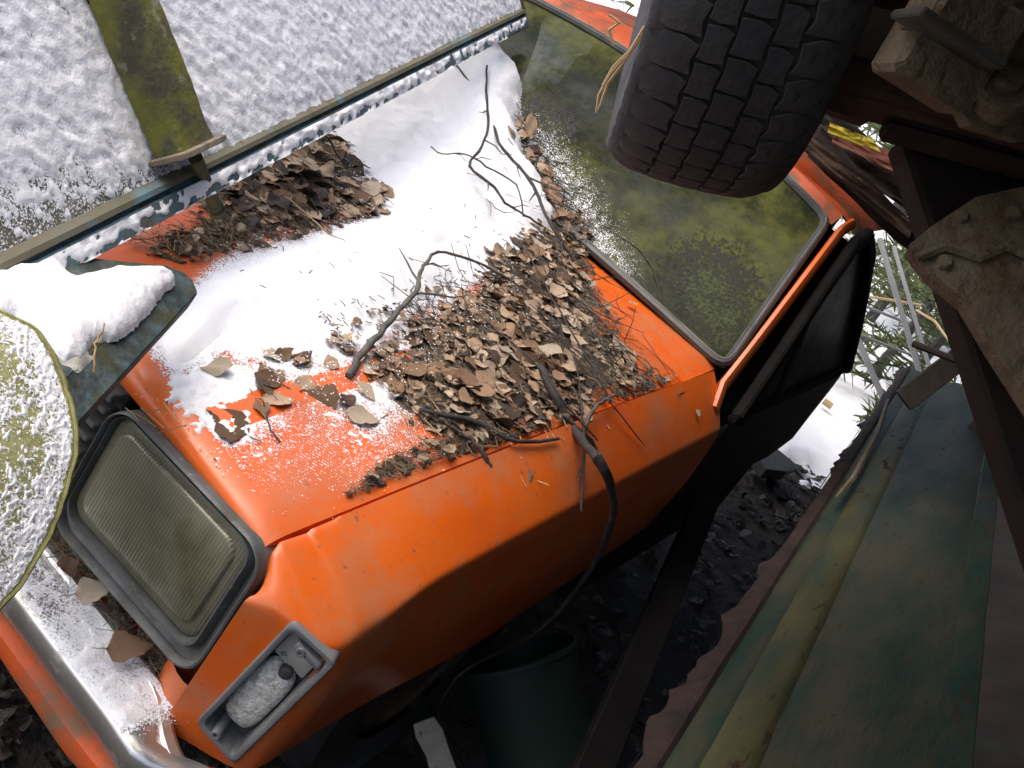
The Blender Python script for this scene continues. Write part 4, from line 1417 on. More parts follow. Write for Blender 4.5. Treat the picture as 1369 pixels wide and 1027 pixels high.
# ================================================================== SNOW, LEAVES AND TWIGS ON THE CAR
def hitv(U, off=0.0):
    """where many sight lines meet the car's upper skin"""
    U = np.asarray(U, float)
    d = np.stack([(U[:, 0] - PW / 2) / FPX, -(U[:, 1] - PH / 2) / FPX, -np.ones(len(U))], 1) @ CR
    d /= np.linalg.norm(d, axis=1)[:, None]
    t = np.full(len(U), .9)
    live = np.ones(len(U), bool)
    for k in range(700):
        P = CAM + d * t[:, None]
        below = P[:, 2] - off <= top_z(P[:, 0], P[:, 1])
        live &= ~below
        t = np.where(live, t + .004, t)
        if not live.any():
            break
    return CAM + d * t[:, None]
def in_poly(poly, n):
    poly = np.array(poly, float)
    lo, hi = poly.min(0), poly.max(0)
    out = np.zeros((0, 2))
    while len(out) < n:
        c = lo + rng.random((n * 3, 2)) * (hi - lo)
        out = np.concatenate([out, c[seg_dist(c, poly) > 0]])
    return out[:n]

HOOD_SNOW = [(262, 385), (285, 362), (330, 345), (430, 318), (470, 305), (522, 278), (505, 242), (470, 215), (440, 190), (330, 120), (560, -40), (640, 20), (668, 66), (690, 105), (693, 140), (684, 172), (705, 215), (722, 250), (738, 296), (715, 330), (680, 342), (650, 358), (615, 372), (600, 392), (565, 408), (520, 440), (470, 462), (420, 470), (370, 478), (345, 470), (322, 482), (300, 458), (285, 470), (262, 490), (232, 500), (214, 478), (204, 455), (224, 440), (240, 412)]
THIN_SNOW = [(228, 498), (300, 470), (345, 500), (352, 560), (345, 600), (285, 600), (262, 575), (240, 552), (215, 540)]
DUST = [(215, 540), (330, 470), (480, 450), (600, 400), (660, 400), (640, 470), (560, 560), (505, 600), (470, 585), (440, 560), (400, 545), (365, 600), (300, 605), (250, 575)]
PILE2 = [(285, 235), (330, 205), (430, 160), (475, 215), (526, 272), (500, 292), (430, 314), (330, 338), (262, 350), (190, 350), (215, 318), (262, 290)]
def hood_snow():
    res = .0065
    X, Y = np.meshgrid(np.arange(-.66, .60, res), np.arange(.02, 1.72, res), indexing='ij')
    Z = top_z(X, Y)
    P = np.stack([X, Y, Z], -1)
    U = pix(P)
    sc = 1.0 / 600
    d = seg_dist(U, HOOD_SNOW) * sc
    d = d + .030 * (fbm(X * 12, Y * 12, seed=101, octv=2) - .5) + .008 * (fbm(X * 70, Y * 70, seed=102) - .5)
    up_ws = smooth(1.15, 1.35, Y)
    k = np.clip(d / (.15 - .08 * up_ws), 0, 1)
    H = .036 + .052 * up_ws
    th = H * ((k * (2 - k)) ** .8 * up_ws + (1 - up_ws) * k ** 1.1) * (1 + (.9 - .7 * up_ws) * (fbm(X * 6, Y * 6, seed=103) - .5)) + .006 * (fbm(X * 38, Y * 38, seed=104) - .5) * smooth(0, .3, k)
    th = np.where(d > 0, np.maximum(th, .0012), -.02)
    # steeper, rounder shoulder towards the glass
    upv = np.zeros_like(P); upv[..., 2] = 1; upv[..., 1] = -.45 * up_ws
    upv /= np.linalg.norm(upv, axis=-1)[..., None]
    snow_sheet('snow', P, upv, th, 'thick white snow blanket on the orange hood and windshield foot', sink=.003)
    sub = (slice(None, None, 2), slice(None, None, 2))
    dd = seg_dist(U, HOOD_SNOW)[sub] + 26 * (fbm(X * 9, Y * 9, seed=105)[sub] - .5)
    cov = .92 * smooth(-34, 8, dd) * (1 - up_ws[sub]) * smooth(90, 40, dd)
    cov = cov * smooth(-60, 10, -seg_dist(U, PILE2)[sub] + 8)
    zone = seg_dist(U, DUST)[sub] + 40 * (fbm(X * 10, Y * 10, seed=106)[sub] - .5)
    cov = np.maximum(cov, (.50 + .28 * smooth(0, 90, zone)) * smooth(-40, 30, zone))
    cov = np.maximum(cov, .30 * smooth(-90, -10, zone))
    dust_sheet(P[sub], np.array((0, 0, 1.0)), np.clip(cov, 0, 1), 'snow dusting that lets the orange hood paint show through')
    # thin, broken crust in front of the blanket
    res = .0034
    X, Y = np.meshgrid(np.arange(.10, .62, res), np.arange(.0, .75, res), indexing='ij')
    P = np.stack([X, Y, top_z(X, Y)], -1)
    U = pix(P)
    d1 = seg_dist(U, THIN_SNOW)
    d2 = seg_dist(U, [(330, 470), (430, 452), (540, 430), (600, 400), (640, 420), (600, 470), (540, 520), (470, 560), (430, 540), (400, 510), (360, 500)])
    n = fbm(X * 120, Y * 120, seed=111, octv=2)
    n2 = fbm(X * 14, Y * 14, seed=112)
    th = .011 * (n - .5) + .007 * (n2 - .5) + np.maximum(.0085 * smooth(-10, 25, d1) - .0025, .0055 * smooth(-45, 40, d2) - .0036)
    th = np.where((d1 > -18) | (d2 > -60), th, -1)
    th = np.where(th > 0, .0004 + th * .45, th)
    snow_sheet('snow', P, np.array((0, 0, 1.0)), th, 'thin broken snow crust on the front of the hood')
hood_snow()

def frost():
    X, Y = np.meshgrid(np.arange(-.40, .50, .01), np.arange(1.30, 1.62, .01), indexing='ij')
    P = np.stack([X, Y, ws_z(X, Y)], -1)
    d = seg_dist(pix(P), [(690, 165), (735, 185), (770, 235), (805, 300), (840, 365), (815, 372), (775, 318), (735, 255), (700, 200)])
    dust_sheet(P, np.array((0, -.62, .78)), .46 * smooth(-40, 18, d), 'frost along the lower edge of the windshield', .001, 'frost')
frost()
def glass_reflection():  # tree reflection in the windshield, painted as green and dark films
    X, Y = np.meshgrid(np.arange(-.62, .64, .01), np.arange(1.31, 1.72, .01), indexing='ij')
    P = np.stack([X, Y, ws_z(X, Y)], -1)
    U = pix(P)
    up = np.array((0, -.62, .78))
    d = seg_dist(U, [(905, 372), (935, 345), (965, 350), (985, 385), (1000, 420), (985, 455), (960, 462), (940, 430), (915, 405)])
    d2 = seg_dist(U, [(880, 350), (930, 325), (985, 330), (1015, 380), (1005, 440), (960, 470), (910, 420)])
    d3 = seg_dist(U, [(690, 130), (740, 125), (780, 160), (770, 190), (725, 180), (700, 160)])
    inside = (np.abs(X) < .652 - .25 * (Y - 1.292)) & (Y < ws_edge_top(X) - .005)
    dust_sheet(P, up, .66 * np.maximum(smooth(-45, 30, d2), smooth(-30, 15, d3) * .9) * inside, 'black mould around the moss on the windshield', .0006, 'mould', 'black_film', 'mould')
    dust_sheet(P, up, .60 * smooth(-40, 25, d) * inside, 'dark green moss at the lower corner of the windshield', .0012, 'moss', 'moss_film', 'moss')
glass_reflection()
def grains():
    m = MB()
    reg = [(250, 590), (330, 470), (480, 450), (620, 450), (600, 580), (520, 640), (440, 670), (400, 670), (340, 640)]
    U = in_poly(reg, 42000)
    core = seg_dist(U, [(350, 470), (480, 440), (590, 470), (545, 570), (500, 610), (420, 600), (360, 560)])
    n = fbm(U[:, 0] / 30, U[:, 1] / 30, seed=121)
    pr = .80 * smooth(-75, 30, core) * smooth(.30, .62, n + .05)
    U = U[rng.random(len(U)) < pr]
    U2 = in_poly([(375, 720), (430, 680), (700, 590), (880, 520), (940, 560), (560, 750), (480, 760)], 70)
    U3 = in_poly([(170, 520), (250, 590), (372, 700), (380, 650), (300, 560)], 160)
    U = np.concatenate([U, U2, U3])
    P = hitv(U)
    for p in P:
        r = .0006 + .0013 * rng.random() ** 2
        a = rng.random() * 6.28
        c, s = math.cos(a) * r, math.sin(a) * r
        h = r * .8
        m.add([p + (c, s, .0002), p + (-s, c, .0002), p + (-c, -s, .0002), p + (s, -c, .0002), p + (0, 0, h)], [(0, 1, 4), (1, 2, 4), (2, 3, 4), (3, 0, 4)])
    m.build('snow_grains', MT['snow_grain'], smooth_=False, kind='stuff', label='loose snow grains sprinkled over the orange paint', cat='snow')
grains()

# ---------- leaves
def leaf_mesh(name, seed, mat, nl=9, L=1.0, W=.72, curl=.25, bend=.25, round_=1.0):
    r = random.Random(seed)
    v, f = [], []
    cols = (-1, -.5, 0, .5, 1)
    ph, k1 = r.random() * 6, r.uniform(.5, 1.3)
    for i in range(nl + 1):
        t = i / nl
        w = W * .5 * (math.sin(math.pi * t ** (.75 * round_)) ** .75) * (1 if t < .75 else 1 - .15 * (t - .75) * 4)
        w = max(w, .015)
        for c in cols:
            jag = 1 + (r.uniform(-.13, .06) if abs(c) == 1 else 0)
            x = (t - .5) * L + (r.uniform(-.05, .05) if abs(c) == 1 else 0)
            y = c * w * jag
            z = curl * (abs(c) ** 1.6) * w * math.sin(ph + t * 3 * k1 + c * .6) + bend * (t - .5) ** 2 * L * math.cos(ph * 2) + .035 * math.sin(9 * t + 4 * c + ph)
            v.append((x, y, z))
    n = len(cols)
    for i in range(nl):
        for j in range(n - 1):
            f.append((i * n + j, i * n + j + 1, (i + 1) * n + j + 1, (i + 1) * n + j))
    # stalk
    o = len(v)
    for k in range(3):
        x = -.5 * L - .16 * k
        z = .03 * k * k * math.sin(ph)
        v += [(x, -.014, z), (x, .014, z), (x, 0, z + .02)]
    for k in range(2):
        for a, b in ((0, 1), (1, 2), (2, 0)):
            f.append((o + 3 * k + a, o + 3 * k + b, o + 3 * k + 3 + b, o + 3 * k + 3 + a))
    me = bpy.data.meshes.new(name)
    me.from_pydata(v, [], f)
    me.materials.append(mat)
    me.polygons.foreach_set('use_smooth', [True] * len(me.polygons))
    return me
LEAF = [leaf_mesh('leaf', 200 + i, MT['leaf'], W=w_, curl=c_, bend=b_, round_=r_) for i, (w_, c_, b_, r_) in enumerate([(.75, .3, .15, 1), (.95, .2, .25, .8), (.62, .4, .2, 1.1), (1.0, .15, .12, .8), (.7, .75, .5, 1), (.85, .25, -.2, 1.0), (.5, .35, .2, 1.2), (.9, .5, .2, .85), (.8, .3, .3, 1.3)])]
LEAF_D = [leaf_mesh('leaf', 300 + i, MT['leaf_dark'], W=w_, curl=c_, bend=.4) for i, (w_, c_) in enumerate([(.75, .6), (.85, .8), (.6, .5)])]
def skin_normal(p):
    e = .01
    n = np.array([float(top_z(p[0] - e, p[1]) - top_z(p[0] + e, p[1])), float(top_z(p[0], p[1] - e) - top_z(p[0], p[1] + e)), 2 * e])
    return n / np.linalg.norm(n)
def put_leaf(parent, p, size, tilt=25, nrm=(0, 0, 1), mesh=None, dark=.2, yaw=None):
    me = mesh or random.choice(LEAF_D if random.random() < dark else LEAF)
    o = bpy.data.objects.new('leaf', me)
    COL.objects.link(o)
    q = Vector(nrm).to_track_quat('Z', 'Y').to_matrix().to_4x4()
    yaw = random.uniform(0, 6.28) if yaw is None else yaw
    rt = Matrix.Rotation(yaw, 4, 'Z') @ Matrix.Rotation(R2D(random.gauss(0, tilt)), 4, 'X') @ Matrix.Rotation(R2D(random.gauss(0, tilt)), 4, 'Y')
    Mx = q @ rt @ Matrix.Diagonal((size * random.uniform(.85, 1.15), size * random.uniform(.8, 1.15), size, 1))
    off = p - (WL[parent.name] if parent else 0)
    o.matrix_local = Matrix.Translation(Vector(off)) @ Mx
    if parent:
        o.parent = parent
        o.matrix_local = Matrix.Translation(Vector(off)) @ Mx
    return o

PILE1 = [(690, 300), (720, 296), (765, 322), (795, 385), (830, 460), (868, 500), (850, 515), (800, 530), (762, 562), (720, 572), (650, 592), (600, 590), (570, 575), (545, 555), (520, 535), (495, 515), (490, 490), (515, 465), (545, 440), (585, 415), (640, 390), (662, 350)]
PILE2 = [(285, 235), (330, 205), (430, 160), (475, 215), (526, 272), (500, 292), (430, 314), (330, 338), (262, 350), (190, 350), (215, 318), (262, 290)]
PILE3 = [(688, 150), (715, 190), (760, 265), (795, 322), (765, 340), (730, 305), (705, 235), (690, 190)]
GUTTER = [(452, 668), (500, 628), (560, 592), (660, 580), (760, 560), (860, 500), (905, 505), (880, 522), (790, 545), (720, 575), (640, 602), (560, 628), (500, 652)]
def litter_mat(name, poly, hmax, label, seed, jag=.02, xr=(-.5, .66), yr=(.0, 1.5)):
    res = .006
    X, Y = np.meshgrid(np.arange(*xr, res), np.arange(*yr, res), indexing='ij')
    P = np.stack([X, Y, top_z(X, Y)], -1)
    d = seg_dist(pix(P), poly) / 650
    d = d + jag * 2 * (fbm(X * 22, Y * 22, seed=seed) - .5) + jag * (fbm(X * 80, Y * 80, seed=seed + 1) - .5)
    k = np.clip(d / .05, 0, 1)
    n = fbm(X * 90, Y * 90, seed=seed + 2)
    th = np.where((d > 0) & (n + .25 * k > .42), hmax * k * (.6 + .8 * fbm(X * 25, Y * 25, seed=seed + 3)) + .006 * (n - .3), -1)
    kk = (th > 0)
    keep = kk[:-1, :-1] & kk[1:, 1:]
    m = MB().grid(P + np.where(kk, th, -.004)[..., None] * np.array((0, 0, 1.0)), keep=keep)
    used = sorted({i for f in m.f for i in f}); mp = {o: i for i, o in enumerate(used)}
    m.v = [m.v[i] for i in used]; m.f = [tuple(mp[i] for i in f) for f in m.f]
    return m.build(name, MT['crumb'], kind='stuff', label=label, cat='leaf litter', angle=180)
litter_mat('leaf_crumbs', PILE1, .006, 'crumbled brown litter under the big leaf pile on the hood', 131, .030)
litter_mat('leaf_crumbs', PILE2, .006, 'dark crumbled litter on the bare hood under the tailgate', 141, .016)
litter_mat('leaf_crumbs', GUTTER, .0025, 'grey litter caught in the seam between hood and fender', 151, .008)

def pile(poly, n, label, size=(.020, .062), hmax=.014, dark=.2, tilt=13, seed=1, extra=None):
    U = in_poly(poly, n)
    if extra is not None:
        U = np.concatenate([U, extra])
    P = hitv(U)
    d = seg_dist(U, poly)
    root = empty('leaf_pile', P.mean(0), label, 'leaf pile')
    for p, dd in zip(P, d):
        nrm = skin_normal(p)
        h = .006 + hmax * random.random() * min(1, max(0, dd) / 50)
        put_leaf(root, p + nrm * h, random.uniform(*size), tilt, nrm, dark=dark)
    return root
core = np.concatenate([in_poly([(600, 470), (700, 410), (760, 480), (780, 540), (720, 565), (640, 560)], 75), in_poly([(650, 340), (720, 310), (780, 380), (740, 440), (680, 420)], 36)])
pile(PILE1, 185, 'big pile of dry brown leaves lying over the rear left of the hood', dark=.12, extra=core)
pile([(290, 240), (330, 212), (430, 165), (475, 215), (524, 270), (480, 290), (380, 300), (300, 295)], 78, 'dark curled leaves on the bare hood sheltered by the tailgate', size=(.045, .075), hmax=.03, dark=.35)
pile(PILE3, 34, 'small leaves strung along the foot of the windshield', size=(.025, .045), hmax=.05, dark=.3)
pile([(400, 470), (470, 450), (520, 470), (500, 540), (470, 600), (400, 560), (330, 520), (350, 480)], 15, 'scattered snow dusted leaves on the front of the hood', size=(.03, .055), hmax=.004, dark=.05, tilt=9)

def fragments():
    m = MB()
    base = [np.array([v.co[:] for v in me.vertices]) for me in LEAF]
    faces = [[tuple(p.vertices) for p in me.polygons][:36] for me in LEAF]
    U = np.concatenate([in_poly(PILE1, 420), in_poly(PILE2, 140), in_poly(PILE3, 70), in_poly(GUTTER, 26), in_poly([(420, 440), (600, 380), (700, 330), (700, 400), (560, 470), (450, 480)], 110)])
    for p in hitv(U):
        i = random.randrange(len(LEAF))
        Mx = Matrix.Rotation(random.uniform(0, 6.3), 3, 'Z') @ Matrix.Rotation(random.gauss(0, .3), 3, 'X') @ Matrix.Rotation(random.gauss(0, .3), 3, 'Y')
        m.add(base[i][:50] * random.uniform(.010, .024) @ np.array(Mx).T + p + (0, 0, .005 + .014 * random.random()), faces[i])
    m.build('leaf_fragments', MT['leaf_bits'], kind='stuff', label='torn leaf scraps mixed into the hood litter', cat='leaf litter')
fragments()

# single leaves one can point to
def lone_leaf(u, v, size, label, kind=3, tilt=8, nrm=None, p=None, yaw=None, h=.006):
    p = hit(u, v) if p is None else np.array(p)
    n = skin_normal(p) if nrm is None else np.array(nrm, float)
    o = put_leaf(None, p + n / np.linalg.norm(n) * h, size, tilt, n, LEAF[kind], yaw=yaw)
    o.name = 'fallen_leaf'
    return tag(o, label, 'leaf')
BUMP_N = (.1, -.25, 1)
lone_leaf(0, 0, .052, 'round brown leaf on the bumper nearest the turn signal', 3, 5, BUMP_N, onax(172, 868, 2, .525))
lone_leaf(0, 0, .050, 'round tan leaf on the bumper below the headlight, second from the turn signal', 1, 5, BUMP_N, onax(124, 793, 2, .527))
lone_leaf(0, 0, .046, 'dark leaf on the bumper close to the mudguard', 0, 10, BUMP_N, onax(90, 762, 2, .52))
lone_leaf(700, 645, .042, 'dead grey leaf clump on top of the orange fender', 4, 15, h=.008)
lone_leaf(930, 552, .018, 'tiny brown leaf scrap on the fender near the pillar', 0, 10)
lone_leaf(845, 408, .022, 'brown leaf scrap stuck at the foot of the windshield seal', 4, 20)
lone_leaf(302, 568, .062, 'large snow dusted leaf lying flat on the front corner of the hood', 3, 3, h=.003)
lone_leaf(345, 545, .052, 'grey brown leaf beside the snow crust on the hood front', 2, 4)
lone_leaf(286, 498, .046, 'curled brown leaf poking out of the snow edge above the headlight', 4, 25, h=.012)
lone_leaf(0, 0, .05, 'curled brown leaf half buried in snow at the far side of the hood', 0, 30, (0, -.3, 1), hit(660, 215) + (0, 0, .075))
lone_leaf(0, 0, .075, 'tan leaf standing at the edge of the snow by the windshield', 6, 25, (0, -.5, 1), hit(703, 185) + (0, -.01, .03))

# ---------- needles and fine litter
def sticks(name, polys, mat, lmin, lmax, rad, label, lift=.02, flat=.25, direc=None):
    m = MB()
    for poly, n in polys:
        P = hitv(in_poly(poly, n))
        for p in P:
            a = rng.random() * 6.28 if direc is None else direc + rng.normal() * .5
            l = lmin + (lmax - lmin) * rng.random()
            t = np.array((math.cos(a), math.sin(a), rng.normal() * flat)); t /= np.linalg.norm(t)
            c = p + (0, 0, .004 + lift * rng.random())
            t2 = t + rng.normal(size=3) * .25; t2 /= np.linalg.norm(t2)
            s = np.cross(t, (0, 0, 1)); s /= np.linalg.norm(s) + 1e-9
            u_ = np.cross(s, t)
            pts = [c - t * l / 2, c, c + t2 * l / 2]
            for q in pts:
                q[2] = max(q[2], float(top_z(q[0], q[1])) + rad)
            rings = [[q + s * rad, q - s * rad, q + u_ * rad * 1.4] for q in pts]
            m.loft(rings, True)
    return m.build(name, MT[mat], smooth_=False, kind='stuff', label=label, cat='needles')
sticks('pine_needles', [(PILE1, 420), (PILE3, 80), ([(760, 330), (800, 390), (880, 510), (800, 540), (740, 470)], 650)], 'needle_grey', .010, .030, .0006, 'grey pine needles and stalks matted into the hood litter', .010, .10)
sticks('pine_needles', [(GUTTER, 420)], 'needle_grey', .008, .022, .0006, 'grey needles lying along the seam beside the fender', .003, .04, direc=1.6)
sticks('pine_needles', [(PILE1, 220), (PILE2, 380), (GUTTER, 60), ([(160, 330), (270, 290), (330, 320), (270, 350)], 160)], 'needle', .014, .036, .0006, 'brown pine needles scattered through the hood litter', .012, .12)
sticks('pine_needles', [([(480, 500), (640, 560), (620, 600), (520, 600)], 18), ([(600, 600), (780, 560), (860, 600), (700, 660)], 14), ([(170, 560), (230, 540), (230, 580)], 6)], 'straw', .03, .05, .0008, 'pale straw coloured needles on the hood edge', .01, .15)
sticks('snow_flecks', [([(280, 380), (520, 300), (640, 200), (700, 320), (560, 400), (400, 450)], 50), ([(420, 430), (560, 380), (680, 330), (690, 370), (560, 440), (440, 470)], 160)], 'bark', .004, .016, .0009, 'dark flecks lying on the hood snow', 0.03)

def leaf_grains():
    bpy.context.view_layer.update()
    dg = bpy.context.evaluated_depsgraph_get()
    U = in_poly([(330, 470), (480, 440), (600, 390), (690, 350), (690, 420), (640, 500), (560, 560), (500, 600), (440, 570), (380, 540)], 5200)
    U = np.concatenate([U, in_poly([(440, 190), (526, 272), (480, 300), (300, 345), (280, 330), (430, 300)], 500)])
    n = fbm(U[:, 0] / 24, U[:, 1] / 24, seed=123)
    d = seg_dist(U, HOOD_SNOW)
    U = U[rng.random(len(U)) < smooth(-110, 5, d) * smooth(.3, .6, n)]
    P = hitv(U)
    m = MB()
    for p in P:
        ok, loc, nr, *_ = scene.ray_cast(dg, Vector((p[0], p[1], p[2] + .10)), Vector((0, 0, -1)), distance=.12)
        q = np.array(loc) if ok else p
        r = .0007 + .0018 * rng.random() ** 2
        a = rng.random() * 6.28
        c, s_ = math.cos(a) * r, math.sin(a) * r
        m.add([q + (c, s_, .0), q + (-s_, c, .0), q + (-c, -s_, .0), q + (s_, -c, .0), q + (0, 0, r * .8)], [(0, 1, 4), (1, 2, 4), (2, 3, 4), (3, 0, 4)])
    m.build('snow_grains', MT['snow_grain'], smooth_=False, kind='stuff', label='snow grains lying on the leaves of the hood', cat='snow')
leaf_grains()

# ---------- twigs and branches
def branch(name, pts, rad, label, mat='bark', offs=None, sides=7, sub=None, lift=.008, wig=.002):
    """pts: pixels on the car's skin or 3-D points; rad in metres"""
    P = []
    for i, q in enumerate(pts):
        if len(q) == 2:
            o = lift if offs is None else offs[i]
            p = hit(q[0], q[1], o)
        else:
            p = np.array(q)
        P.append(p)
    P = np.array(P, float)
    n = (len(P) - 1) * 4 + 1
    tt = np.linspace(0, len(P) - 1, n)
    # Catmull-Rom through the points
    out = []
    for t in tt:
        i = min(int(t), len(P) - 2); f = t - i
        p0, p1, p2, p3 = P[max(i - 1, 0)], P[i], P[i + 1], P[min(i + 2, len(P) - 1)]
        out.append(.5 * (2 * p1 + (p2 - p0) * f + (2 * p0 - 5 * p1 + 4 * p2 - p3) * f * f + (3 * p1 - p0 - 3 * p2 + p3) * f ** 3))
    out = np.array(out) + rng.normal(size=(n, 3)) * wig * .5
    rr = np.interp(tt, np.linspace(0, len(P) - 1, len(rad)), rad) * (1 + .25 * (rng.random(n) - .5))
    m = MB().tube(out, list(rr), sides)
    for a, L_, ang in (sub or []):       # side shoots
        i = int(a * (n - 1))
        d = out[min(i + 1, n - 1)] - out[max(i - 1, 0)]; d /= np.linalg.norm(d)
        s = np.cross(d, (0, 0, 1)); s /= np.linalg.norm(s)
        dd = d * math.cos(ang) + s * math.sin(ang)
        q = [out[i] + dd * L_ * k + (0, 0, .012 * k * L_ / .1) + rng.normal(size=3) * .003 * (k > 0) for k in (0, .35, .7, 1)]
        m.tube(q, [rr[i] * .6, rr[i] * .5, rr[i] * .4, rr[i] * .25], 5)
    return m.build(name, MT[mat], label=label, cat='branch', angle=60)
side = lambda u, v, x: tuple(onax(u, v, 0, x))
branch('branch', [(722, 490), (742, 530), (770, 578), side(800, 615, .775), side(818, 655, .79), side(819, 690, .80), side(806, 732, .80), side(778, 778, .80), side(740, 825, .80), side(700, 856, .79), side(650, 880, .78), side(612, 905, .77), side(592, 935, .76), side(582, 968, .74)],
       [.0075, .0082, .0078, .0066, .0056, .0046, .0034, .0024, .002], 'long dark branch hanging from the leaf pile over the fender', 'bark', lift=.02, wig=.0012)
branch('branch', [(466, 503), (484, 472), (515, 437), (540, 408), (557, 388), (562, 366), (574, 346), (590, 337), (625, 346), (668, 366), (690, 380)], [.0065, .006, .0055, .005, .004, .003, .0028, .0025, .002],
       'curved grey stick arching out of the snow on the hood', 'bark_grey', offs=[.012, .02, .03, .04, .045, .05, .055, .055, .05, .04, .03], sub=[(.38, .10, .9), (.45, .07, -.7), (.55, .06, .8)])
branch('branch', [(650, 88), (650, 130), (653, 165), (645, 195), (628, 222), (660, 250), (676, 272), (702, 288), (726, 302)], [.0028, .003, .0034, .0034, .0034, .003, .0025, .002],
       'thin forked twig rising from the snow beside the tailgate corner', offs=[.13, .12, .11, .10, .075, .07, .06, .05, .04], sub=[(.2, .05, .8), (.35, .09, -.9), (.6, .10, 1.2), (.8, .08, -.7)])
branch('branch', [(606, 84), (640, 125), (658, 162), (672, 200), (700, 230), (716, 256), (730, 288), (750, 322), (768, 350)], [.0022, .003, .0036, .0040, .0042, .004, .0035, .003],
       'dark twig running down the foot of the windshield through the snow', offs=[.12, .11, .10, .09, .08, .075, .07, .05, .03], sub=[(.3, .08, -.8), (.45, .10, .8), (.55, .09, -.9), (.65, .12, .5), (.8, .09, -.6), (.9, .07, .9)])
branch('branch', [(575, 196), (592, 206), (622, 206), (650, 222), (690, 248), (700, 290)], [.0012, .0016, .002, .002, .0016], 'thin wiry twig lying across the snow near the windshield', offs=[.07] * 6, sub=[(.3, .05, .9), (.5, .06, -.9)])
branch('branch', [(768, 470), (776, 530), (780, 580), (779, 640), (778, 684)], [.0015, .002, .0024, .0028, .0018], 'thin straight twig hanging down across the fender', offs=[.03, .03, .03, .015, .006], sub=[(.7, .03, .6)])
branch('branch', [(588, 560), (615, 578), (640, 598), (652, 620), (657, 628)], [.0022, .003, .0036, .0040, .0030], 'short dark stick lying over the seam onto the fender', offs=[.014, .014, .014, .010, .006])
branch('branch', [(562, 548), (600, 556), (640, 566), (690, 590), (746, 586)], [.004, .0048, .0048, .004, .003], 'brown stick lying in the litter beside the fender', offs=[.02] * 5)
branch('branch', [(781, 590), (783, 570), (792, 548), (808, 534), (824, 528)], [.0045, .0042, .004, .0034, .0025], 'bent grey twig curling up from the fender edge', 'bark_grey', offs=[.012, .025, .035, .035, .03], sub=[(.8, .03, .9)])
branch('branch', [(752, 555), (790, 590), (800, 612), side(808, 640, .765)], [.003, .0035, .003, .002], 'brown twig lying alongside the long hanging branch', offs=[.016, .016, .012, 0])
branch('branch', [(640, 420), (680, 455), (720, 490), (760, 545), (800, 590)], [.0012, .0018, .0018, .0014], 'thin dark twig lying along the leaf pile', offs=[.045, .05, .05, .04, .02], sub=[(.3, .06, .6), (.6, .06, -.5)])
branch('branch', [(700, 330), (740, 400), (780, 470), (820, 540), (862, 596)], [.0012, .0018, .0018, .001], 'long thin twig crossing from windshield to fender', offs=[.06, .06, .05, .03, .008], sub=[(.3, .08, .5), (.5, .07, -.5), (.7, .05, .4)])
branch('branch', [(800, 300), (850, 330), (872, 360), (882, 400)], [.001, .0012, .0010, .0008], 'hair thin twig lying on the glass of the windshield', offs=[.01, .006, .006, .006])
branch('branch', [(433, 178), (448, 200), (460, 222), (472, 228)], [.0018, .002, .0016, .001], 'dark twig sticking out from under the tailgate edge', offs=[.11, .09, .06, .04])
branch('branch', [(380, 262), (410, 285), (440, 312), (462, 322)], [.0014, .0014, .0012, .0008], 'thin pale stem across the sheltered leaves', 'straw', offs=[.05, .04, .03, .02])
branch('branch', [(345, 518), (356, 550), (362, 575), (374, 590)], [.0008, .0012, .0012, .0016], 'tiny dark stem on the bare orange front of the hood', offs=[.006] * 4)
branch('sprig', [tuple(onax(u, v, 2, BZ + z)) for u, v, z in ((126, 500, .0), (128, 470, .02), (131, 452, .03), (141, 434, .045))], [.0016, .0014, .0012, .0010], 'rust coloured sprig standing on the blue angle iron', 'straw', sub=[(.5, .02, .8)])
# mesh of hair-fine twigs at the windshield foot
def fine_twigs():
    m = MB()
    for poly, n, L0, dr in [(PILE3, 75, .12, (.75, .6)), ([(660, 370), (740, 320), (840, 460), (800, 540), (720, 500)], 130, .13, (.8, .55)), ([(580, 200), (690, 180), (730, 310), (620, 300)], 46, .10, (.8, .5)), ([(500, 400), (640, 350), (680, 380), (560, 450)], 26, .09, (.8, .5)), ([(790, 360), (880, 500), (930, 545), (820, 520)], 14, .12, (.8, .6))]:
        for p in hitv(in_poly(poly, n)):
            # run roughly down the picture's diagonal: along the windshield foot
            d = np.array((.75, -.15, 0)) + rng.normal(size=3) * (.5, .5, .12); d /= np.linalg.norm(d)
            l = L0 * (.4 + .8 * rng.random())
            lf = .006 + .035 * rng.random() ** 2
            bow = rng.normal(size=3) * (.02, .02, .006)
            k = [p + d * l * (t - .5) + bow * (t - .5) ** 2 * 4 + rng.normal(size=3) * .002 for t in (0, .33, .66, 1)]
            for q in k:
                q[2] = max(q[2] + lf, float(top_z(q[0], q[1])) + .004)
            m.tube(k, [.0007, .0010, .0009, .0005], 4)
    m.build('fine_twigs', MT['bark'], kind='stuff', label='tangle of hair fine twigs along the windshield foot', cat='twigs')
fine_twigs()

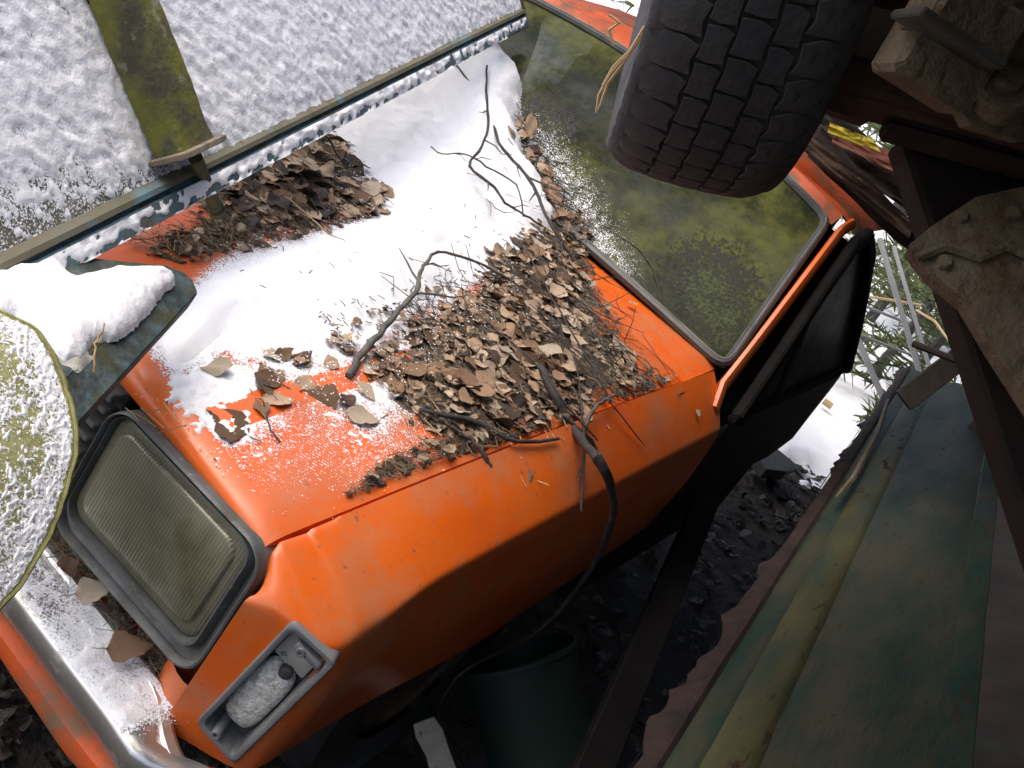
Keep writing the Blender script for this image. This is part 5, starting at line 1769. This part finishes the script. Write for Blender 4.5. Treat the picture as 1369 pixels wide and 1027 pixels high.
# ---------- snow on the bumper
def bumper_snow():
    X, Y = np.meshgrid(np.arange(.20, .70, .0035), np.arange(-.135, -.045, .003), indexing='ij')
    Z = np.interp(-Y, [.032, .040, .054, .058, .10, .122, .133, .138], [.500, .507, .507, .503, .506, .509, .506, .499])
    P = np.stack([X, Y, Z], -1)
    n = fbm(X * 40, Y * 40, seed=171); b = fbm(X * 9, Y * 14, seed=172)
    th = .016 * (n - .55) + .012 * (b - .52) + .003 * smooth(.36, .50, X) - .004 * smooth(-.085, -.06, Y)
    th = np.where((th > 0) & (X < .62), .0008 + th * .6, -1)
    snow_sheet('snow', P, np.array((0, 0, 1.0)), th, 'patchy snow on top of the chrome bumper', sink=.001)
    dust_sheet(P[::3, ::2], np.array((0, 0, 1.0)), np.clip((.30 + .5 * smooth(.30, .5, X) + .5 * (b - .5)) * smooth(.655, .60, X), 0, .9)[::3, ::2], 'snow grains on the chrome bumper')
bumper_snow()

def bumper_litter():
    X, Y = np.meshgrid(np.arange(.05, .60, .004), np.arange(-.052, -.012, .004), indexing='ij')
    n = fbm(X * 60, Y * 60, seed=181)
    P = np.stack([X, Y, .508 + .014 * (n - .4) + .25 * (Y + .03)], -1)
    MB().grid(P, keep=(n[:-1, :-1] > .36)).build('leaf_crumbs', MT['crumb'], kind='stuff', label='dark litter caught between bumper and headlight', cat='leaf litter', angle=180)
    m = MB()
    for k in range(170):
        p = np.array((random.uniform(.1, .58), random.uniform(-.06, -.02), .512 + .012 * random.random()))
        a = random.uniform(0, 6.28); l = random.uniform(.008, .022)
        d = np.array((math.cos(a), math.sin(a), random.gauss(0, .2))) * l
        m.tube([p - d, p + d], .0006, 3)
    m.build('pine_needles', MT['needle_grey'], kind='stuff', label='pine needles behind the bumper', cat='needles')
bumper_litter()

# ---------- leaf litter on the ground
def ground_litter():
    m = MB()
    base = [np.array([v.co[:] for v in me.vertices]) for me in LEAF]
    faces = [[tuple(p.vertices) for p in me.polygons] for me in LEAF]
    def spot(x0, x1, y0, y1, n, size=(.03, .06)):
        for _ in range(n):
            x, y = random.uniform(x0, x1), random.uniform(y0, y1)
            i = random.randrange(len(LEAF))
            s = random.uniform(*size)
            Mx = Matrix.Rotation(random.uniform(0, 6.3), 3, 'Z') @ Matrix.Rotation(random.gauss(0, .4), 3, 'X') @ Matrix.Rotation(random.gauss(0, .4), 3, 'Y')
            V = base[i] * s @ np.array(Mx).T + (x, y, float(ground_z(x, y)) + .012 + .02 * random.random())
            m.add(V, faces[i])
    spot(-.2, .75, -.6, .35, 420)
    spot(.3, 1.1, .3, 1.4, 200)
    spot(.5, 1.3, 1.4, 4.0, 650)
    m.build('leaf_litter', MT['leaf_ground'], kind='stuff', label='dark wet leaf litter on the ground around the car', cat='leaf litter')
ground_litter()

# ================================================================== BACKGROUND IN THE GAP
lad = empty('metal_ladder', at(1215, 520, 5.2), 'white metal ladder frame leaning in the gap behind the car', 'ladder')
def bar(name, a, b, r, parent, mat='white_metal', d0=5.0, d1=5.0):
    m = MB().tube([at(*a, d0), at((a[0] + b[0]) / 2, (a[1] + b[1]) / 2, (d0 + d1) / 2), at(*b, d1)], r, 8)
    return m.build(name, MT[mat], parent)
bar('rail', (1176, 320), (1242, 540), .012, lad, d0=5.1, d1=4.7)
bar('rail', (1195, 330), (1254, 530), .009, lad, d0=5.15, d1=4.75)
bar('rail', (1118, 385), (1192, 560), .013, lad, d0=5.0, d1=4.6)
bar('rung', (1125, 396), (1212, 432), .006, lad, d0=5.0, d1=5.0)
bar('rung', (1130, 440), (1232, 480), .006, lad, d0=4.95, d1=4.95)
def conifer(u, v, dist, h, label, seed, lean=0.0, dens=1.0, big=1.0):
    r = np.random.default_rng(seed)
    p = at(u, v, dist)
    p[2] = float(ground_z(p[0], p[1])) - .03
    root = empty('spruce_tree', p, label, 'tree')
    m = MB()
    m.tube([p, p + (lean * .5, 0, h * .5), p + (lean, 0, h)], [.035 * h / 2, .022 * h / 2, .004], 8)
    m.build('trunk', MT['bark'], root)
    m = MB()
    for k in range(int(46 * h / 2 * min(1, dens * 1.6))):
        z = h * (.04 + .94 * r.random())
        L_ = (h - z) * .38 + .15
        a = r.random() * 6.28
        d = np.array((math.cos(a), math.sin(a), -.12 + .3 * r.random()))
        o = p + (lean * z / h, 0, z)
        pts = [o + d * L_ * t + (0, 0, -.25 * L_ * t * t) for t in (0, .3, .6, 1)]
        m.tube(pts, [.007, .005, .004, .002], 4)
        for j in range(int(dens * 60 * L_ / .6) + 14):
            t = .12 + .88 * r.random()
            c = o + d * L_ * t + (0, 0, -.25 * L_ * t * t)
            n = r.normal(size=3); n[2] *= .5; n = n + d * .7; n /= np.linalg.norm(n)
            l = (.05 + .07 * r.random()) * big
            s = np.cross(n, r.normal(size=3)); s /= np.linalg.norm(s)
            w_ = .006 * big
            m.add([c - s * w_, c + s * w_, c + n * l * .6 + s * w_ * .8, c + n * l, c + n * l * .6 - s * w_ * .8], [(0, 1, 2, 3, 4)])
    m.build('crown', MT['spruce'], root, smooth_=False)
conifer(1205, 455, 7.2, 2.2, 'bushy spruce sapling behind the white ladder', 1)
conifer(1262, 450, 6.6, 2.0, 'small spruce right of the white ladder by the truck body', 2)
conifer(1160, 430, 8.5, 2.6, 'spruce half hidden by the car door', 3)
conifer(1230, 405, 10.5, 3.4, 'taller spruce farthest back in the gap', 4, .2)
conifer(1300, 400, 9.0, 3.2, 'spruce mostly hidden behind the rusty bracket', 5)
for i, (x, y, h, lab) in enumerate([(-3.6, 13.0, 7.0, 'tall dark spruce at the back, left of the trailer parts'), (-1.6, 14.5, 8.0, 'tall dark spruce at the back behind the yellow sheet'), (.2, 12.5, 7.0, 'tall dark spruce straight behind the white ladder'), (1.6, 14.0, 8.0, 'tall dark spruce at the back right of the ladder'), (-5.8, 15.5, 8.0, 'tall dark spruce farthest left at the back'), (-.7, 17.5, 9.0, 'tallest spruce in the back row'), (3.6, 13.0, 7.5, 'tall spruce behind the van body')]):
    q = pix(np.array((x, y, 0.0)))
    conifer(q[0], q[1], float(np.linalg.norm(np.array((x, y, 0)) - CAM)), h, lab, 20 + i, dens=.14, big=3.2)
for a, b, c_, lab in [((1150, 395), (1195, 402), (1232, 408), 'yellow grass stem crossing behind the ladder'), ((1225, 415), (1250, 430), (1268, 455), 'bent yellow grass stem right of the ladder'), ((1136, 440), (1155, 480), (1180, 530), 'thin brown sapling stem left of the ladder')]:
    m = MB().tube([at(*a, 5.6), at(*b, 5.5), at(*c_, 5.4)], [.006, .007, .005], 5)
    m.build('dry_stem', MT['straw'], label=lab, cat='stem')
# rubber strip and a stub of wood lying on the snow
m = MB()
gq = [onax(u, v, 2, .06) for u, v in [(1005, 612), (1025, 598), (1062, 628), (1048, 636), (1020, 633)]]
m.slab(gq, (0, 0, 1), .05)
m.build('rubber_strip', MT['rubber'], smooth_=False, label='black rubber strip lying on the snow behind the car', cat='rubber')
m = MB().tube([onax(1101, 536, 2, .08), onax(1112, 544, 2, .08)], .02, 7)
m.build('wood_stub', MT['straw'], label='small tan wood stub on the snow behind the door', cat='wood')
